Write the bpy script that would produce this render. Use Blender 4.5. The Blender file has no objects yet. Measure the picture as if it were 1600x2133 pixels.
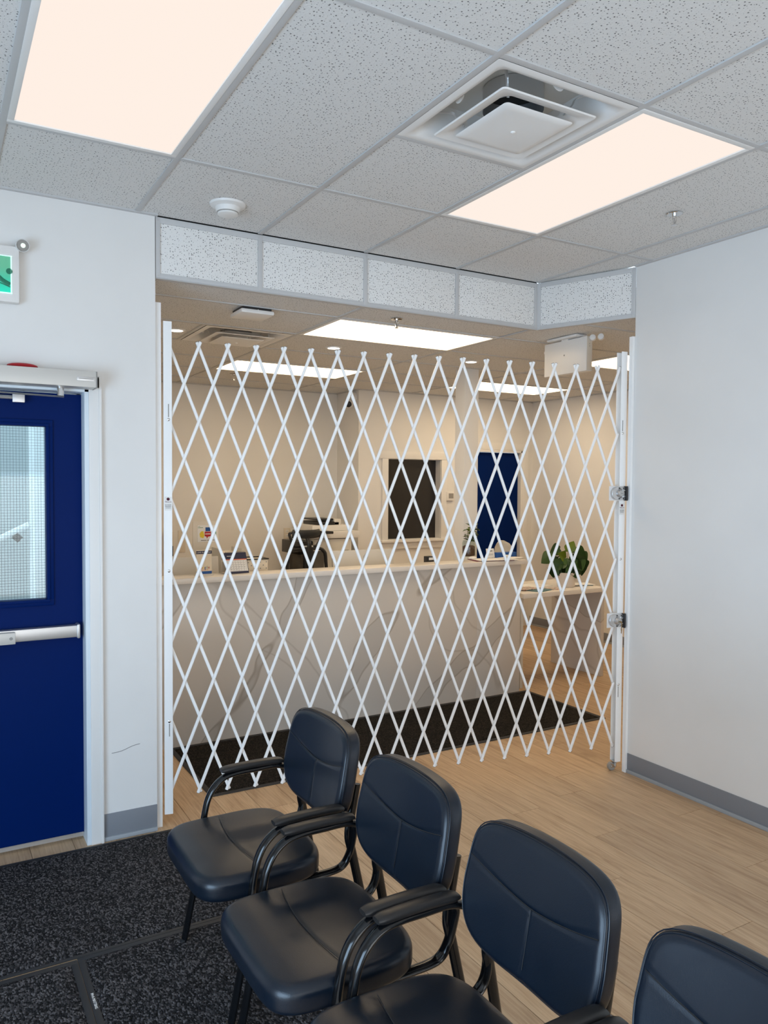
import bpy, bmesh, math, random
from mathutils import Vector, Matrix
random.seed(7)
C = bpy.context.scene.collection
SC = bpy.context.scene
# ------------------------------------------------------------------ camera
cam_d = bpy.data.cameras.new('camera'); cam = bpy.data.objects.new('camera', cam_d); C.objects.link(cam)
yaw, pitch, roll = 0.524976, -0.0360154, 0.0067746
cam_d.sensor_fit = 'HORIZONTAL'; cam_d.sensor_width = 36.0; cam_d.lens = 1625.26 * 36 / 1600
cam_d.clip_start = 0.02
F = Vector((math.sin(yaw)*math.cos(pitch), math.cos(yaw)*math.cos(pitch), math.sin(pitch)))
R0 = Vector((math.cos(yaw), -math.sin(yaw), 0)); U0 = R0.cross(F)
RR = math.cos(roll)*R0 + math.sin(roll)*U0; UU = -math.sin(roll)*R0 + math.cos(roll)*U0
cam.matrix_world = Matrix(((RR.x, UU.x, -F.x, -2.06038), (RR.y, UU.y, -F.y, -3.07308), (RR.z, UU.z, -F.z, 1.686), (0, 0, 0, 1)))
SC.camera = cam
# ------------------------------------------------------------------ world, daylight, exposure
w = bpy.data.worlds.new('world'); SC.world = w; w.use_nodes = True
w.node_tree.nodes['Background'].inputs[0].default_value = (0.72, 0.87, 1.0, 1)
w.node_tree.nodes['Background'].inputs[1].default_value = 2.7
def area(name, loc, rot, sx, sy, power, col):
    l = bpy.data.lights.new(name, 'AREA'); l.shape = 'RECTANGLE'; l.size = sx; l.size_y = sy; l.energy = power; l.color = col
    o = bpy.data.objects.new(name, l); C.objects.link(o); o.location = loc; o.rotation_euler = rot
    return o
area('daylight_side_window', (-4.28, -3.3, 1.05), (0, math.radians(-90), 0), 1.8, 3.4, 134, (0.47, 0.71, 1.0))
area('daylight_rear_window', (-.9, -6.08, 1.0), (math.radians(90), 0, 0), 4.2, 1.5, 40, (1.0, 0.84, 0.68))
SC.view_settings.view_transform = 'Standard'; SC.view_settings.look = 'None'
SC.view_settings.gamma = 1; SC.view_settings.use_curve_mapping = False
SC.view_settings.exposure = 0.0
SC.cycles.use_denoising = True
SC.cycles.max_bounces = 8; SC.cycles.diffuse_bounces = 5; SC.cycles.glossy_bounces = 4
SC.cycles.sample_clamp_indirect = 6

FRONT_PANEL = ((1.0, 0.87, 0.78), 1.0)
BACK_PANEL = ((1.0, 0.77, 0.50), 7.6)
# ------------------------------------------------------------------ materials
def lin(c):
    return tuple(((v/255)/12.92 if v/255 <= .04045 else ((v/255+.055)/1.055)**2.4) for v in c)
def mat(name, col, rough=.5, metal=0, spec=.5, emit=None, estr=0, alpha=None, bump=None, coat=0):
    m = bpy.data.materials.new(name); m.use_nodes = True
    b = m.node_tree.nodes['Principled BSDF']
    b.inputs['Base Color'].default_value = (*col, 1); b.inputs['Roughness'].default_value = rough
    b.inputs['Metallic'].default_value = metal; b.inputs['Specular IOR Level'].default_value = spec
    b.inputs['Coat Weight'].default_value = coat
    if emit: b.inputs['Emission Color'].default_value = (*emit, 1); b.inputs['Emission Strength'].default_value = estr
    if bump: add_bump(m, *bump)
    return m
def N(m, t, **kw):
    n = m.node_tree.nodes.new(t)
    for k, v in kw.items(): setattr(n, k, v)
    return n
def L(m, a, b): m.node_tree.links.new(a, b)
def pos(m): return N(m, 'ShaderNodeNewGeometry').outputs['Position']
def objc(m): return N(m, 'ShaderNodeTexCoord').outputs['Object']
def mapping(m, vec, scale=(1, 1, 1), rot=(0, 0, 0)):
    n = N(m, 'ShaderNodeMapping'); n.inputs['Scale'].default_value = scale; n.inputs['Rotation'].default_value = rot
    L(m, vec, n.inputs['Vector']); return n.outputs[0]
def noise(m, vec, scale, detail=3, rough=.5, dist=0):
    n = N(m, 'ShaderNodeTexNoise'); n.inputs['Scale'].default_value = scale; n.inputs['Detail'].default_value = detail
    n.inputs['Roughness'].default_value = rough; n.inputs['Distortion'].default_value = dist
    if vec is not None: L(m, vec, n.inputs['Vector'])
    return n.outputs['Fac']
def ramp(m, fac, stops, interp='LINEAR'):
    n = N(m, 'ShaderNodeValToRGB'); cr = n.color_ramp; cr.interpolation = interp
    while len(cr.elements) < len(stops): cr.elements.new(.5)
    for e, (p, c) in zip(cr.elements, stops):
        e.position = p; e.color = (*c, 1) if len(c) == 3 else c
    L(m, fac, n.inputs[0]); return n.outputs[0]
def math_(m, op, a, b=None):
    n = N(m, 'ShaderNodeMath', operation=op)
    for i, v in enumerate((a, b)):
        if v is None: continue
        if isinstance(v, (int, float)): n.inputs[i].default_value = v
        else: L(m, v, n.inputs[i])
    return n.outputs[0]
def mix(m, fac, a, b, blend='MIX'):
    n = N(m, 'ShaderNodeMix', data_type='RGBA', blend_type=blend)
    for i, v in ((0, fac), (6, a), (7, b)):
        if isinstance(v, (int, float)): n.inputs[i].default_value = v
        elif isinstance(v, tuple): n.inputs[i].default_value = (*v, 1)
        else: L(m, v, n.inputs[i])
    return n.outputs[2]
def add_bump(m, scale, strength, dist=.002, detail=3):
    b = m.node_tree.nodes['Principled BSDF']; bp = N(m, 'ShaderNodeBump')
    bp.inputs['Strength'].default_value = strength; bp.inputs['Distance'].default_value = dist
    L(m, noise(m, pos(m), scale, detail), bp.inputs['Height']); L(m, bp.outputs[0], b.inputs['Normal'])
def bsdf(m): return m.node_tree.nodes['Principled BSDF']

M = {}
def paint(name, col):
    m = mat(name, col, .55, bump=(90, .12, .001)); b = bsdf(m)
    f = noise(m, pos(m), 2.2, 4)
    L(m, ramp(m, f, [(.3, tuple(c*.97 for c in col)), (.7, tuple(min(1, c*1.02) for c in col))]), b.inputs['Base Color'])
    return m
M['wall'] = paint('wall_paint', (.80, .79, .77))
M['trimw'] = mat('white_trim_paint', (.82, .81, .79), .38)
M['steel_w'] = mat('white_powder_coat', (.93, .935, .93), .3)
M['grid'] = mat('ceiling_grid_metal', (.56, .56, .56), .5)
def tile_mat(name, vert):
    col = (.74, .735, .72) if not vert else (.82, .81, .79)
    m = mat(name, col, .9, spec=.1); b = bsdf(m)
    sep = N(m, 'ShaderNodeSeparateXYZ'); L(m, pos(m), sep.inputs[0])
    cmb = N(m, 'ShaderNodeCombineXYZ')
    if vert:
        L(m, math_(m, 'ADD', sep.outputs[0], math_(m, 'MULTIPLY', sep.outputs[1], 1.37)), cmb.inputs[0]); L(m, sep.outputs[2], cmb.inputs[1])
    else:
        L(m, sep.outputs[0], cmb.inputs[0]); L(m, sep.outputs[1], cmb.inputs[1])
    nz = N(m, 'ShaderNodeTexNoise'); nz.inputs['Scale'].default_value = 180; L(m, cmb.outputs[0], nz.inputs['Vector'])
    va = N(m, 'ShaderNodeVectorMath', operation='SCALE'); L(m, nz.outputs['Color'], va.inputs[0]); va.inputs['Scale'].default_value = .004
    vb = N(m, 'ShaderNodeVectorMath', operation='ADD'); L(m, cmb.outputs[0], vb.inputs[0]); L(m, va.outputs[0], vb.inputs[1])
    v = N(m, 'ShaderNodeTexVoronoi', voronoi_dimensions='2D'); v.inputs['Scale'].default_value = 88 if vert else 82
    L(m, vb.outputs[0], v.inputs['Vector'])
    cs = N(m, 'ShaderNodeSeparateColor'); L(m, v.outputs['Color'], cs.inputs[0])
    thr = math_(m, 'MULTIPLY', cs.outputs[0], .24 if vert else .21)
    dot = math_(m, 'LESS_THAN', v.outputs['Distance'], thr)
    L(m, mix(m, math_(m, 'MULTIPLY', dot, .86), col, (.10, .10, .10)), b.inputs['Base Color'])
    bp = N(m, 'ShaderNodeBump'); bp.inputs['Strength'].default_value = .6; bp.inputs['Distance'].default_value = .002
    L(m, math_(m, 'SUBTRACT', noise(m, pos(m), 150, 3), dot), bp.inputs['Height']); L(m, bp.outputs[0], b.inputs['Normal'])
    return m
M['tile'] = tile_mat('mineral_fibre_tile', False)
M['tilev'] = tile_mat('mineral_fibre_tile_upright', True)
def emis(name, col, s):
    m = bpy.data.materials.new(name); m.use_nodes = True; nt = m.node_tree; nt.nodes.clear()
    e = nt.nodes.new('ShaderNodeEmission'); o = nt.nodes.new('ShaderNodeOutputMaterial')
    e.inputs[0].default_value = (*col, 1); e.inputs[1].default_value = s; nt.links.new(e.outputs[0], o.inputs[0]); return m
M['panel_f'] = emis('front_light_diffuser', *FRONT_PANEL)
M['panel_b'] = emis('back_light_diffuser', *BACK_PANEL)
M['downl'] = emis('downlight_diffuser', (1, .93, .82), 9)
def wood():
    m = mat('oak_vinyl_plank', (.4, .27, .16), .5); b = bsdf(m)
    oi = N(m, 'ShaderNodeObjectInfo')
    off = N(m, 'ShaderNodeVectorMath', operation='MULTIPLY_ADD')
    L(m, oi.outputs['Random'], off.inputs[0]); off.inputs[1].default_value = (17, 31, 5); L(m, pos(m), off.inputs[2])
    v1 = mapping(m, off.outputs[0], (9, 1.1, 1)); v2 = mapping(m, off.outputs[0], (60, 2.2, 1))
    f1 = noise(m, v1, 1.6, 5, .6, 1.4); f2 = noise(m, v2, 2, 4, .6, .3)
    c = ramp(m, f1, [(.28, lin((146, 114, 84))), (.5, lin((190, 160, 127))), (.72, lin((208, 181, 149)))])
    c = mix(m, .5, c, ramp(m, f2, [(.3, lin((156, 125, 94))), (.6, lin((208, 181, 149)))]))
    tint = ramp(m, oi.outputs['Random'], [(0, (.90, .89, .88)), (.5, (1, .99, .97)), (1, (1.06, 1.05, 1.03))])
    L(m, mix(m, 1.0, c, tint, 'MULTIPLY'), b.inputs['Base Color'])
    L(m, ramp(m, f2, [(.2, (.42,)*3), (.8, (.56,)*3)]), b.inputs['Roughness'])
    bp = N(m, 'ShaderNodeBump'); bp.inputs['Strength'].default_value = .15; bp.inputs['Distance'].default_value = .001
    L(m, f2, bp.inputs['Height']); L(m, bp.outputs[0], b.inputs['Normal'])
    return m
M['wood'] = wood()
M['seam'] = mat('subfloor', (.10, .07, .045), .9)
def marble():
    base = lin((214, 207, 198)); m = mat('veined_quartz', base, .22); b = bsdf(m)
    line = lin((176, 166, 154)); band = lin((200, 194, 186))
    def veins(ang, scale, dist, w0, phase, seed):
        v = mapping(m, pos(m), (1, 1, 1), (0, math.radians(ang), 0))
        wv = N(m, 'ShaderNodeTexWave', wave_type='BANDS', bands_direction='X'); L(m, v, wv.inputs['Vector'])
        for k_, q_ in (('Scale', scale), ('Distortion', dist), ('Detail', 4), ('Detail Scale', 1.1), ('Detail Roughness', .55), ('Phase Offset', phase)): wv.inputs[k_].default_value = q_
        n1 = noise(m, mapping(m, pos(m), (1, 1, 1), (seed, 0, 0)), 1.3, 2)
        return math_(m, 'ADD', wv.outputs['Fac'], math_(m, 'MULTIPLY', math_(m, 'SUBTRACT', n1, .56), w0))
    f = veins(-42, .42, 4.2, .55, .6, 0)
    c = ramp(m, f, [(.0, base), (.900, base), (.915, line), (.930, band), (1, band)])
    f2 = veins(25, .26, 8, .5, 2.0, 2)
    c = mix(m, ramp(m, f2, [(.0, (0,)*3), (.925, (0,)*3), (.94, (.5,)*3), (.955, (0,)*3), (1, (0,)*3)]), c, line)
    L(m, c, b.inputs['Base Color']); return m
M['marble'] = marble()
M['marble_top'] = mat('pale_quartz_worktop', lin((238, 232, 224)), .25)
def carpet(name, c0, c1, sc=190):
    m = mat(name, c0, .95, spec=.15); b = bsdf(m)
    v = N(m, 'ShaderNodeTexVoronoi'); v.inputs['Scale'].default_value = sc; L(m, mapping(m, pos(m), (1, .62, 1), (0, 0, .5)), v.inputs['Vector'])
    cs = N(m, 'ShaderNodeSeparateColor'); L(m, v.outputs['Color'], cs.inputs[0])
    f = noise(m, pos(m), 5, 3)
    c = ramp(m, cs.outputs[0], [(.0, tuple(x*.3 for x in c0)), (.45, c0), (.75, c1), (1, tuple(min(1, x*2.1) for x in c1))])
    L(m, mix(m, .35, c, ramp(m, f, [(.3, (.5,)*3), (.7, (1,)*3)]), 'MULTIPLY'), b.inputs['Base Color'])
    bp = N(m, 'ShaderNodeBump'); bp.inputs['Strength'].default_value = .9; bp.inputs['Distance'].default_value = .005
    L(m, math_(m, 'SUBTRACT', 1, v.outputs['Distance']), bp.inputs['Height']); L(m, bp.outputs[0], b.inputs['Normal'])
    return m
M['carpet'] = carpet('charcoal_mat_pile', (.022, .022, .025), (.075, .072, .076))
M['carpet_b'] = carpet('brown_black_mat_pile', (.012, .010, .009), (.030, .025, .019), 260)
M['rubber'] = mat('black_rubber_edge', (.022, .023, .026), .6)
M['basebd'] = mat('grey_vinyl_baseboard', lin((132, 136, 143)), .45, bump=(3, .1, .002))
M['basebd_l'] = mat('grey_vinyl_baseboard_toe', lin((160, 166, 172)), .35)
def door_blue():
    m = mat('royal_blue_door_paint', (.0, .013, .10), .42, spec=.06, bump=(70, .1, .001)); return m
M['blue'] = door_blue()
M['frame_b'] = mat('pale_door_frame_paint', (.74, .82, .88), .35)
M['alu'] = mat('brushed_aluminium', (.62, .62, .62), .38, metal=.85)
M['aluw'] = mat('satin_silver_cover', lin((205, 203, 198)), .4, metal=.25)
M['chrome'] = mat('chrome', (.7, .7, .7), .12, metal=1)
M['darkm'] = mat('dark_metal', (.03, .03, .032), .4, metal=.4)
M['black'] = mat('black_plastic', (.012, .012, .013), .4)
M['blackgap'] = mat('shadow_black_lining', (.01, .01, .01), .8)
M['capm'] = mat('dark_end_cap', (.04, .035, .03), .5)
def leather():
    m = mat('black_vinyl_upholstery', (.003, .0082, .0170), .32, spec=.52, coat=.0); b = bsdf(m)  # black vinyl; the blue in its base stands in for reflected window light
    b.inputs['Coat Roughness'].default_value = .35
    f = noise(m, objc(m), 7, 4); L(m, ramp(m, f, [(.3, (.29,)*3), (.75, (.40,)*3)]), b.inputs['Roughness'])
    v = N(m, 'ShaderNodeTexVoronoi'); v.inputs['Scale'].default_value = 420; L(m, objc(m), v.inputs['Vector'])
    bp = N(m, 'ShaderNodeBump'); bp.inputs['Strength'].default_value = .10; bp.inputs['Distance'].default_value = .001
    L(m, v.outputs['Distance'], bp.inputs['Height']); L(m, bp.outputs[0], b.inputs['Normal']); return m
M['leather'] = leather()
M['pad'] = mat('black_soft_arm_pad', (.016, .015, .015), .38, bump=(160, .1, .001))
M['tube'] = mat('gloss_black_tube', (.004, .0045, .0055), .15, spec=.5)
M['thread'] = mat('charcoal_thread', (.05, .05, .055), .7)
def glass(name, tint=(1, 1, 1), rough=0.0):
    m = bpy.data.materials.new(name); m.use_nodes = True; b = bsdf(m)
    b.inputs['Base Color'].default_value = (*tint, 1); b.inputs['Roughness'].default_value = rough
    b.inputs['Transmission Weight'].default_value = 1; b.inputs['IOR'].default_value = 1.45; return m
def thin_glass(name, tint):
    m = bpy.data.materials.new(name); m.use_nodes = True; nt = m.node_tree; nt.nodes.clear()
    t = nt.nodes.new('ShaderNodeBsdfTransparent'); t.inputs[0].default_value = (*tint, 1)
    g = nt.nodes.new('ShaderNodeBsdfGlossy'); g.inputs[1].default_value = .02
    mx = nt.nodes.new('ShaderNodeMixShader'); mx.inputs[0].default_value = .05; o = nt.nodes.new('ShaderNodeOutputMaterial')
    nt.links.new(t.outputs[0], mx.inputs[1]); nt.links.new(g.outputs[0], mx.inputs[2]); nt.links.new(mx.outputs[0], o.inputs[0]); return m
M['wglass'] = thin_glass('wired_glass', (.90, .97, .98))
M['dglass'] = mat('dark_window_glass', (.018, .016, .015), .08)
M['jar'] = thin_glass('clear_jar_glass', (.9, .93, .92))
M['white'] = mat('white_plastic', (.80, .79, .77), .35)
M['offw'] = mat('off_white_plastic', (.70, .69, .65), .4)
M['greyp'] = mat('grey_plastic', (.30, .29, .27), .4)
M['silver'] = mat('silver_laptop_lid', lin((216, 212, 204)), .35)
M['paper'] = mat('white_paper', (.82, .81, .79), .7)
M['cream'] = mat('cream_card', lin((225, 212, 190)), .7)
M['navy'] = mat('navy_print', lin((30, 34, 66)), .6)
M['blueprint'] = mat('blue_print', lin((22, 80, 150)), .6)
M['red'] = mat('red_print', lin((178, 28, 38)), .6)
M['green'] = mat('green_print', lin((40, 130, 62)), .6)
M['yellow'] = mat('yellow_print', lin((226, 200, 50)), .6)
M['orange'] = mat('orange_print', lin((225, 110, 70)), .6)
M['inkg'] = mat('grey_ink', (.13, .13, .13), .7)
M['ink'] = mat('black_ink', (.02, .02, .02), .7)
M['maroon'] = mat('maroon_print', lin((110, 40, 60)), .6)
M['leafd'] = mat('dark_green_leaf', lin((62, 96, 44)), .34, bump=(60, .2, .001))
M['leafl'] = mat('fresh_green_leaf', lin((128, 150, 50)), .4)
M['stem'] = mat('plant_stem', lin((70, 84, 44)), .6)
M['soil'] = mat('dark_soil', (.03, .02, .014), .95, bump=(90, 1, .004))
M['brownsoil'] = mat('brown_bark_chips', lin((94, 58, 36)), .9, bump=(60, 1, .006))
M['pot'] = mat('matt_white_ceramic', lin((214, 206, 198)), .5)
M['brass'] = mat('brass_key', (.45, .30, .13), .3, metal=1)
M['signg'] = None
M['ext_wall'] = mat('exterior_render', lin((186, 194, 196)), .8, bump=(40, .3, .003))
M['ext_col'] = mat('exterior_white_post', (.93, .95, .95), .7)
M['concrete'] = mat('exterior_concrete', (.4, .4, .39), .9)
M['mesh_w'] = mat('glass_wire', (.05, .07, .075), .5)
M['redal'] = mat('red_alarm_plastic', lin((176, 20, 34)), .4)
M['clip'] = mat('ivory_plastic', lin((222, 214, 200)), .45)

# ------------------------------------------------------------------ mesh helpers
class MB:
    def __init__(s): s.bm = bmesh.new()
    def box(s, x0, x1, y0, y1, z0, z1, bev=0, xf=None):
        r = bmesh.ops.create_cube(s.bm, size=1)
        vs = r['verts']
        for v in vs:
            v.co = Vector(((x0+x1)/2 + v.co.x*(x1-x0), (y0+y1)/2 + v.co.y*(y1-y0), (z0+z1)/2 + v.co.z*(z1-z0)))
        es = list({e for v in vs for e in v.link_edges})
        if bev:
            rb = bmesh.ops.bevel(s.bm, geom=es, offset=bev, segments=2, affect='EDGES', profile=.6)
            vs = list({v for f in rb['faces'] for v in f.verts} | {v for v in vs if v.is_valid})
        if xf: 
            for v in vs: v.co = xf @ v.co
        return s
    def cyl(s, p0, p1, r0, r1=None, n=20, caps=True):
        p0, p1 = Vector(p0), Vector(p1); d = p1-p0; r1 = r0 if r1 is None else r1
        q = d.to_track_quat('Z', 'Y').to_matrix().to_4x4(); mm = Matrix.Translation((p0+p1)/2) @ q
        bmesh.ops.create_cone(s.bm, cap_ends=caps, cap_tris=False, segments=n, radius1=max(r0, 1e-5), radius2=max(r1, 1e-5), depth=d.length, matrix=mm)
        return s
    def sph(s, c, r, sc=(1, 1, 1), n=16):
        bmesh.ops.create_uvsphere(s.bm, u_segments=n, v_segments=max(6, n//2), radius=r, matrix=Matrix.Translation(c) @ Matrix.Diagonal((*sc, 1)))
        return s
    def lathe(s, c, prof, n=28, axis=None):
        rows = []
        for (r, z) in prof:
            rows.append([s.bm.verts.new(Vector((r*math.cos(2*math.pi*i/n), r*math.sin(2*math.pi*i/n), z))) for i in range(n)])
        for a, b in zip(rows[:-1], rows[1:]):
            for i in range(n): s.bm.faces.new((a[i], a[(i+1) % n], b[(i+1) % n], b[i]))
        s.bm.faces.new(list(reversed(rows[0]))); s.bm.faces.new(rows[-1])
        mt = Matrix.Translation(c)
        if axis is not None: mt = mt @ Vector(axis).to_track_quat('Z', 'Y').to_matrix().to_4x4()
        for row in rows:
            for v in row: v.co = mt @ v.co
        return s
    def tube(s, pts, rw, rt=None, n=12, side=(0, 1, 0), smooth=4):
        """sweep of an ellipse: rw = half size along 'side', rt = half size across it"""
        rt = rw if rt is None else rt
        P = [Vector(p) for p in pts]
        if smooth > 1 and len(P) > 2:
            Q = []
            for i in range(len(P)-1):
                p0 = P[max(i-1, 0)]; p1 = P[i]; p2 = P[i+1]; p3 = P[min(i+2, len(P)-1)]
                for k in range(smooth):
                    t = k/smooth
                    Q.append(.5*((2*p1) + (p2-p0)*t + (2*p0-5*p1+4*p2-p3)*t*t + (3*p1-p0-3*p2+p3)*t**3))
            Q.append(P[-1]); P = Q
        rows = []
        sd = Vector(side).normalized()
        for i, p in enumerate(P):
            t = (P[min(i+1, len(P)-1)] - P[max(i-1, 0)]).normalized()
            a = (sd - t*sd.dot(t))
            a = a.normalized() if a.length > 1e-4 else t.orthogonal().normalized()
            b = t.cross(a)
            rows.append([s.bm.verts.new(p + a*rw*math.cos(2*math.pi*k/n) + b*rt*math.sin(2*math.pi*k/n)) for k in range(n)])
        for a, b in zip(rows[:-1], rows[1:]):
            for i in range(n): s.bm.faces.new((a[i], a[(i+1) % n], b[(i+1) % n], b[i]))
        s.bm.faces.new(list(reversed(rows[0]))); s.bm.faces.new(rows[-1])
        return s
    def prism(s, poly, z0, z1, xf=None):
        a = [s.bm.verts.new((x, y, z0)) for x, y in poly]; b = [s.bm.verts.new((x, y, z1)) for x, y in poly]
        n = len(poly)
        s.bm.faces.new(list(reversed(a))); s.bm.faces.new(b)
        for i in range(n): s.bm.faces.new((a[i], a[(i+1) % n], b[(i+1) % n], b[i]))
        if xf:
            for v in a+b: v.co = xf @ v.co
        return s
    def mesh(s, name, m, smooth=False):
        bmesh.ops.recalc_face_normals(s.bm, faces=s.bm.faces)
        me = bpy.data.meshes.new(name); s.bm.to_mesh(me); s.bm.free()
        if m: me.materials.append(m)
        if smooth:
            for p in me.polygons: p.use_smooth = True
            me.set_sharp_from_angle(angle=math.radians(38))
        return me
    def build(s, name, m, parent=None, smooth=True, loc=None, rot=None):
        return link(name, s.mesh(name, m, smooth), parent, loc, rot)
def link(name, me, parent=None, loc=None, rot=None):
    o = bpy.data.objects.new(name, me); C.objects.link(o)
    if parent: o.parent = parent
    if loc is not None: o.location = loc
    if rot is not None: o.rotation_euler = rot
    return o
def empty(name, loc=(0, 0, 0), rot=(0, 0, 0)):
    o = bpy.data.objects.new(name, None); C.objects.link(o); o.location = loc; o.rotation_euler = rot; o.empty_display_size = .05; return o
def tag(o, label=None, cat=None, group=None, kind=None):
    if label: o['label'] = label
    if cat: o['category'] = cat
    if group: o['group'] = group
    if kind: o['kind'] = kind
    return o
def struct(o, label=None, cat=None): o['kind'] = 'structure'; return tag(o, label, cat)
def thing(name, loc, label, cat, group=None, rot=(0, 0, 0)): return tag(empty(name, loc, rot), label, cat, group)
def copy_tree(o, parent=None):
    c = o.copy(); C.objects.link(c)
    if parent: c.parent = parent
    for ch in list(o.children): copy_tree(ch, c)
    return c
_fcache = {}
def text(name, body, size, m, parent, loc, rot, extr=.0004, align='CENTER'):
    cu = bpy.data.curves.new('t', 'FONT'); cu.body = body; cu.size = size; cu.extrude = extr; cu.align_x = align; cu.align_y = 'CENTER'; cu.resolution_u = 3
    t = bpy.data.objects.new('t', cu); C.objects.link(t)
    me = bpy.data.meshes.new_from_object(t.evaluated_get(bpy.context.evaluated_depsgraph_get()))
    bpy.data.objects.remove(t); bpy.data.curves.remove(cu)
    me.materials.clear(); me.materials.append(m)
    return link(name, me, parent, loc, rot)

ZC, ZB = 2.944, 2.670       # ceiling heights, front and back
XL, YL = -1.135, .70        # end of the left wall
XR = 1.460                  # face of the right wall
# ------------------------------------------------------------------ FLOOR
fl = MB().box(-4.3, 4.3, -6.2, 4.9, -.1, -.006).build('floor', M['seam'], smooth=False)
struct(fl, 'light oak vinyl plank floor running through the room and past the gate', 'floor')
PW, PL = .182, 1.22
pm = MB().box(-PW/2+.0009, PW/2-.0009, -PL/2+.0009, PL/2-.0009, -.006, 0, .0014).mesh('plank', M['wood'])
nx = 0
x = -2.42
far = MB()
while x < 4.25:
    off = random.random()*PL; y = -2.9 - off
    while y < 4.75:
        # pieces as far as they can be told apart; the rest is joined
        seen = (y+PL > -1.6 or x > -1.4)
        hid = (x > 1.5 and y+PL < .75) or (x < -1.25 and y > .7)
        if not hid and y+PL > -2.2:
            if y < 2.7 or x > 2.0:
                link('plank', pm, fl, (x+PW/2, y+PL/2, 0))
            else: far.box(x+.0008, x+PW-.0008, y+.0008, y+PL-.0008, -.006, 0)
        else: far.box(x+.0008, x+PW-.0008, y+.0008, y+PL-.0008, -.006, 0)
        y += PL
    x += PW
x = -4.24
while x < -2.43:
    far.box(x+.0008, x+PW-.0008, -6.1, .7, -.006, 0); x += PW
x = -2.42
while x < 1.5:
    far.box(x+.0008, x+PW-.0008, -6.1, -4.2, -.006, 0); x += PW
o = far.build('plank', M['wood'], fl, smooth=False); o['kind'] = 'stuff'

# ------------------------------------------------------------------ WALLS
wl = MB()
wl.box(-4.3, -2.43, YL, YL+.12, 0, ZC); wl.box(-2.43, -1.452, YL, YL+.12, 2.095, ZC); wl.box(-1.452, XL, YL, YL+.12, 0, ZC)
wl = wl.build('wall_left', M['wall'], smooth=False); struct(wl, 'white painted wall beside the blue exit door', 'wall')
o = MB().tube([(-1.345, YL-.0006, .412), (-1.30, YL-.0006, .416), (-1.25, YL-.0006, .432), (-1.215, YL-.0006, .437)], .0011, .0011, 6, (0, 0, 1), 3).build('scuff_mark', M['inkg'], wl)
wr = MB().box(XR, XR+.14, -6.2, .127, 0, ZC).build('wall_right', M['wall'], smooth=False); struct(wr, 'plain white wall on the right with a grey vinyl base', 'wall')
ws = MB().box(-4.42, -4.3, -6.2, .8, 0, .15).box(-4.42, -4.3, -6.2, .8, 1.98, ZC).box(-4.42, -4.3, -1.6, .8, .15, 1.98).box(-4.42, -4.3, -6.2, -5.0, .15, 1.98).build('wall_side', M['wall'], smooth=False); struct(ws)
wk = MB().box(-4.3, XR+.14, -6.3, -6.2, 0, .25).box(-4.3, XR+.14, -6.3, -6.2, 1.8, ZC).box(-4.3, -3.1, -6.3, -6.2, .25, 1.8).box(1.25, XR+.14, -6.3, -6.2, .25, 1.8).build('wall_rear', M['wall'], smooth=False); struct(wk)
for nm, bx in (('window_2', [(-4.36, -4.30, -5.0+i*1.12, -4.96+i*1.12, .15, 1.98) for i in range(4)]), ('window_3', [(-3.1+i*1.43, -3.06+i*1.43, -6.26, -6.2, .25, 1.8) for i in range(4)])):
    q = MB()
    for b_ in bx: q.box(*b_)
    struct(q.build(nm, M['darkm'], smooth=False))
# back room shell
wb = MB()
wb.box(XL-.12, 1.81, 4.65, 4.77, 0, ZB)
wb = wb.build('wall_back', M['wall'], smooth=False); struct(wb, 'long back wall behind the reception desk', 'wall')
wj = MB()   # nearer part of the back wall: return at x 1.81, window hole, door hole
wj.box(1.81, 2.166, 4.15, 4.77, 0, ZB); wj.box(2.166, 2.85, 4.15, 4.27, 0, 1.082); wj.box(2.166, 2.85, 4.15, 4.27, 1.955, ZB)
wj.box(2.85, 3.16, 4.15, 4.27, 0, ZB); wj.box(3.16, 4.0, 4.15, 4.27, 2.065, ZB); wj.box(4.0, 4.3, 4.15, 4.27, 0, ZB)
wj = wj.build('wall_back_return', M['wall'], smooth=False); struct(wj, 'nearer back wall with the dark window and the blue inner door', 'wall')
wrb = MB().box(4.17, 4.29, -.1, 4.15, 0, ZB).build('wall_right_back', M['wall'], smooth=False); struct(wrb, 'right-hand wall of the back room behind the potted plant', 'wall')
wlb = MB().box(XL-.12, XL, YL+.12, 4.65, 0, ZC).build('wall_left_back', M['wall'], smooth=False); struct(wlb)
wp = MB().box(XR+.14, 4.3, -.1, .02, 0, ZC).build('wall_partition', M['wall'], smooth=False); struct(wp)
# baseboards
def baseboard(name, x0, y0, x1, y1, z=.105, side=1):
    d = Vector((x1-x0, y1-y0, 0)); L_ = d.length; d.normalize(); n_ = Vector((-d.y, d.x, 0))*side
    mt = Matrix.Translation((x0, y0, 0)) @ Matrix(((d.x, n_.x, 0, 0), (d.y, n_.y, 0, 0), (0, 0, 1, 0), (0, 0, 0, 1)))
    b = MB().box(0, L_, -.0005, .004, .018, z, .0008, mt).build(name, M['basebd']); struct(b)
    MB().box(0, L_, -.0005, .012, 0, .02, .003, mt).build('toe', M['basebd_l'], b); return b
baseboard('baseboard_left', -1.387, YL, XL, YL, .128, -1)
baseboard('baseboard_right', XR, -6.2, XR, .127, .115, 1)
baseboard('baseboard_back', XL, 4.65, 1.81, 4.65, .105, -1)
baseboard('baseboard_back_return', 1.81, 4.15, 3.10, 4.15, .105, -1)
baseboard('baseboard_right_back', 4.17, .02, 4.17, 4.15, .105, 1)
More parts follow.
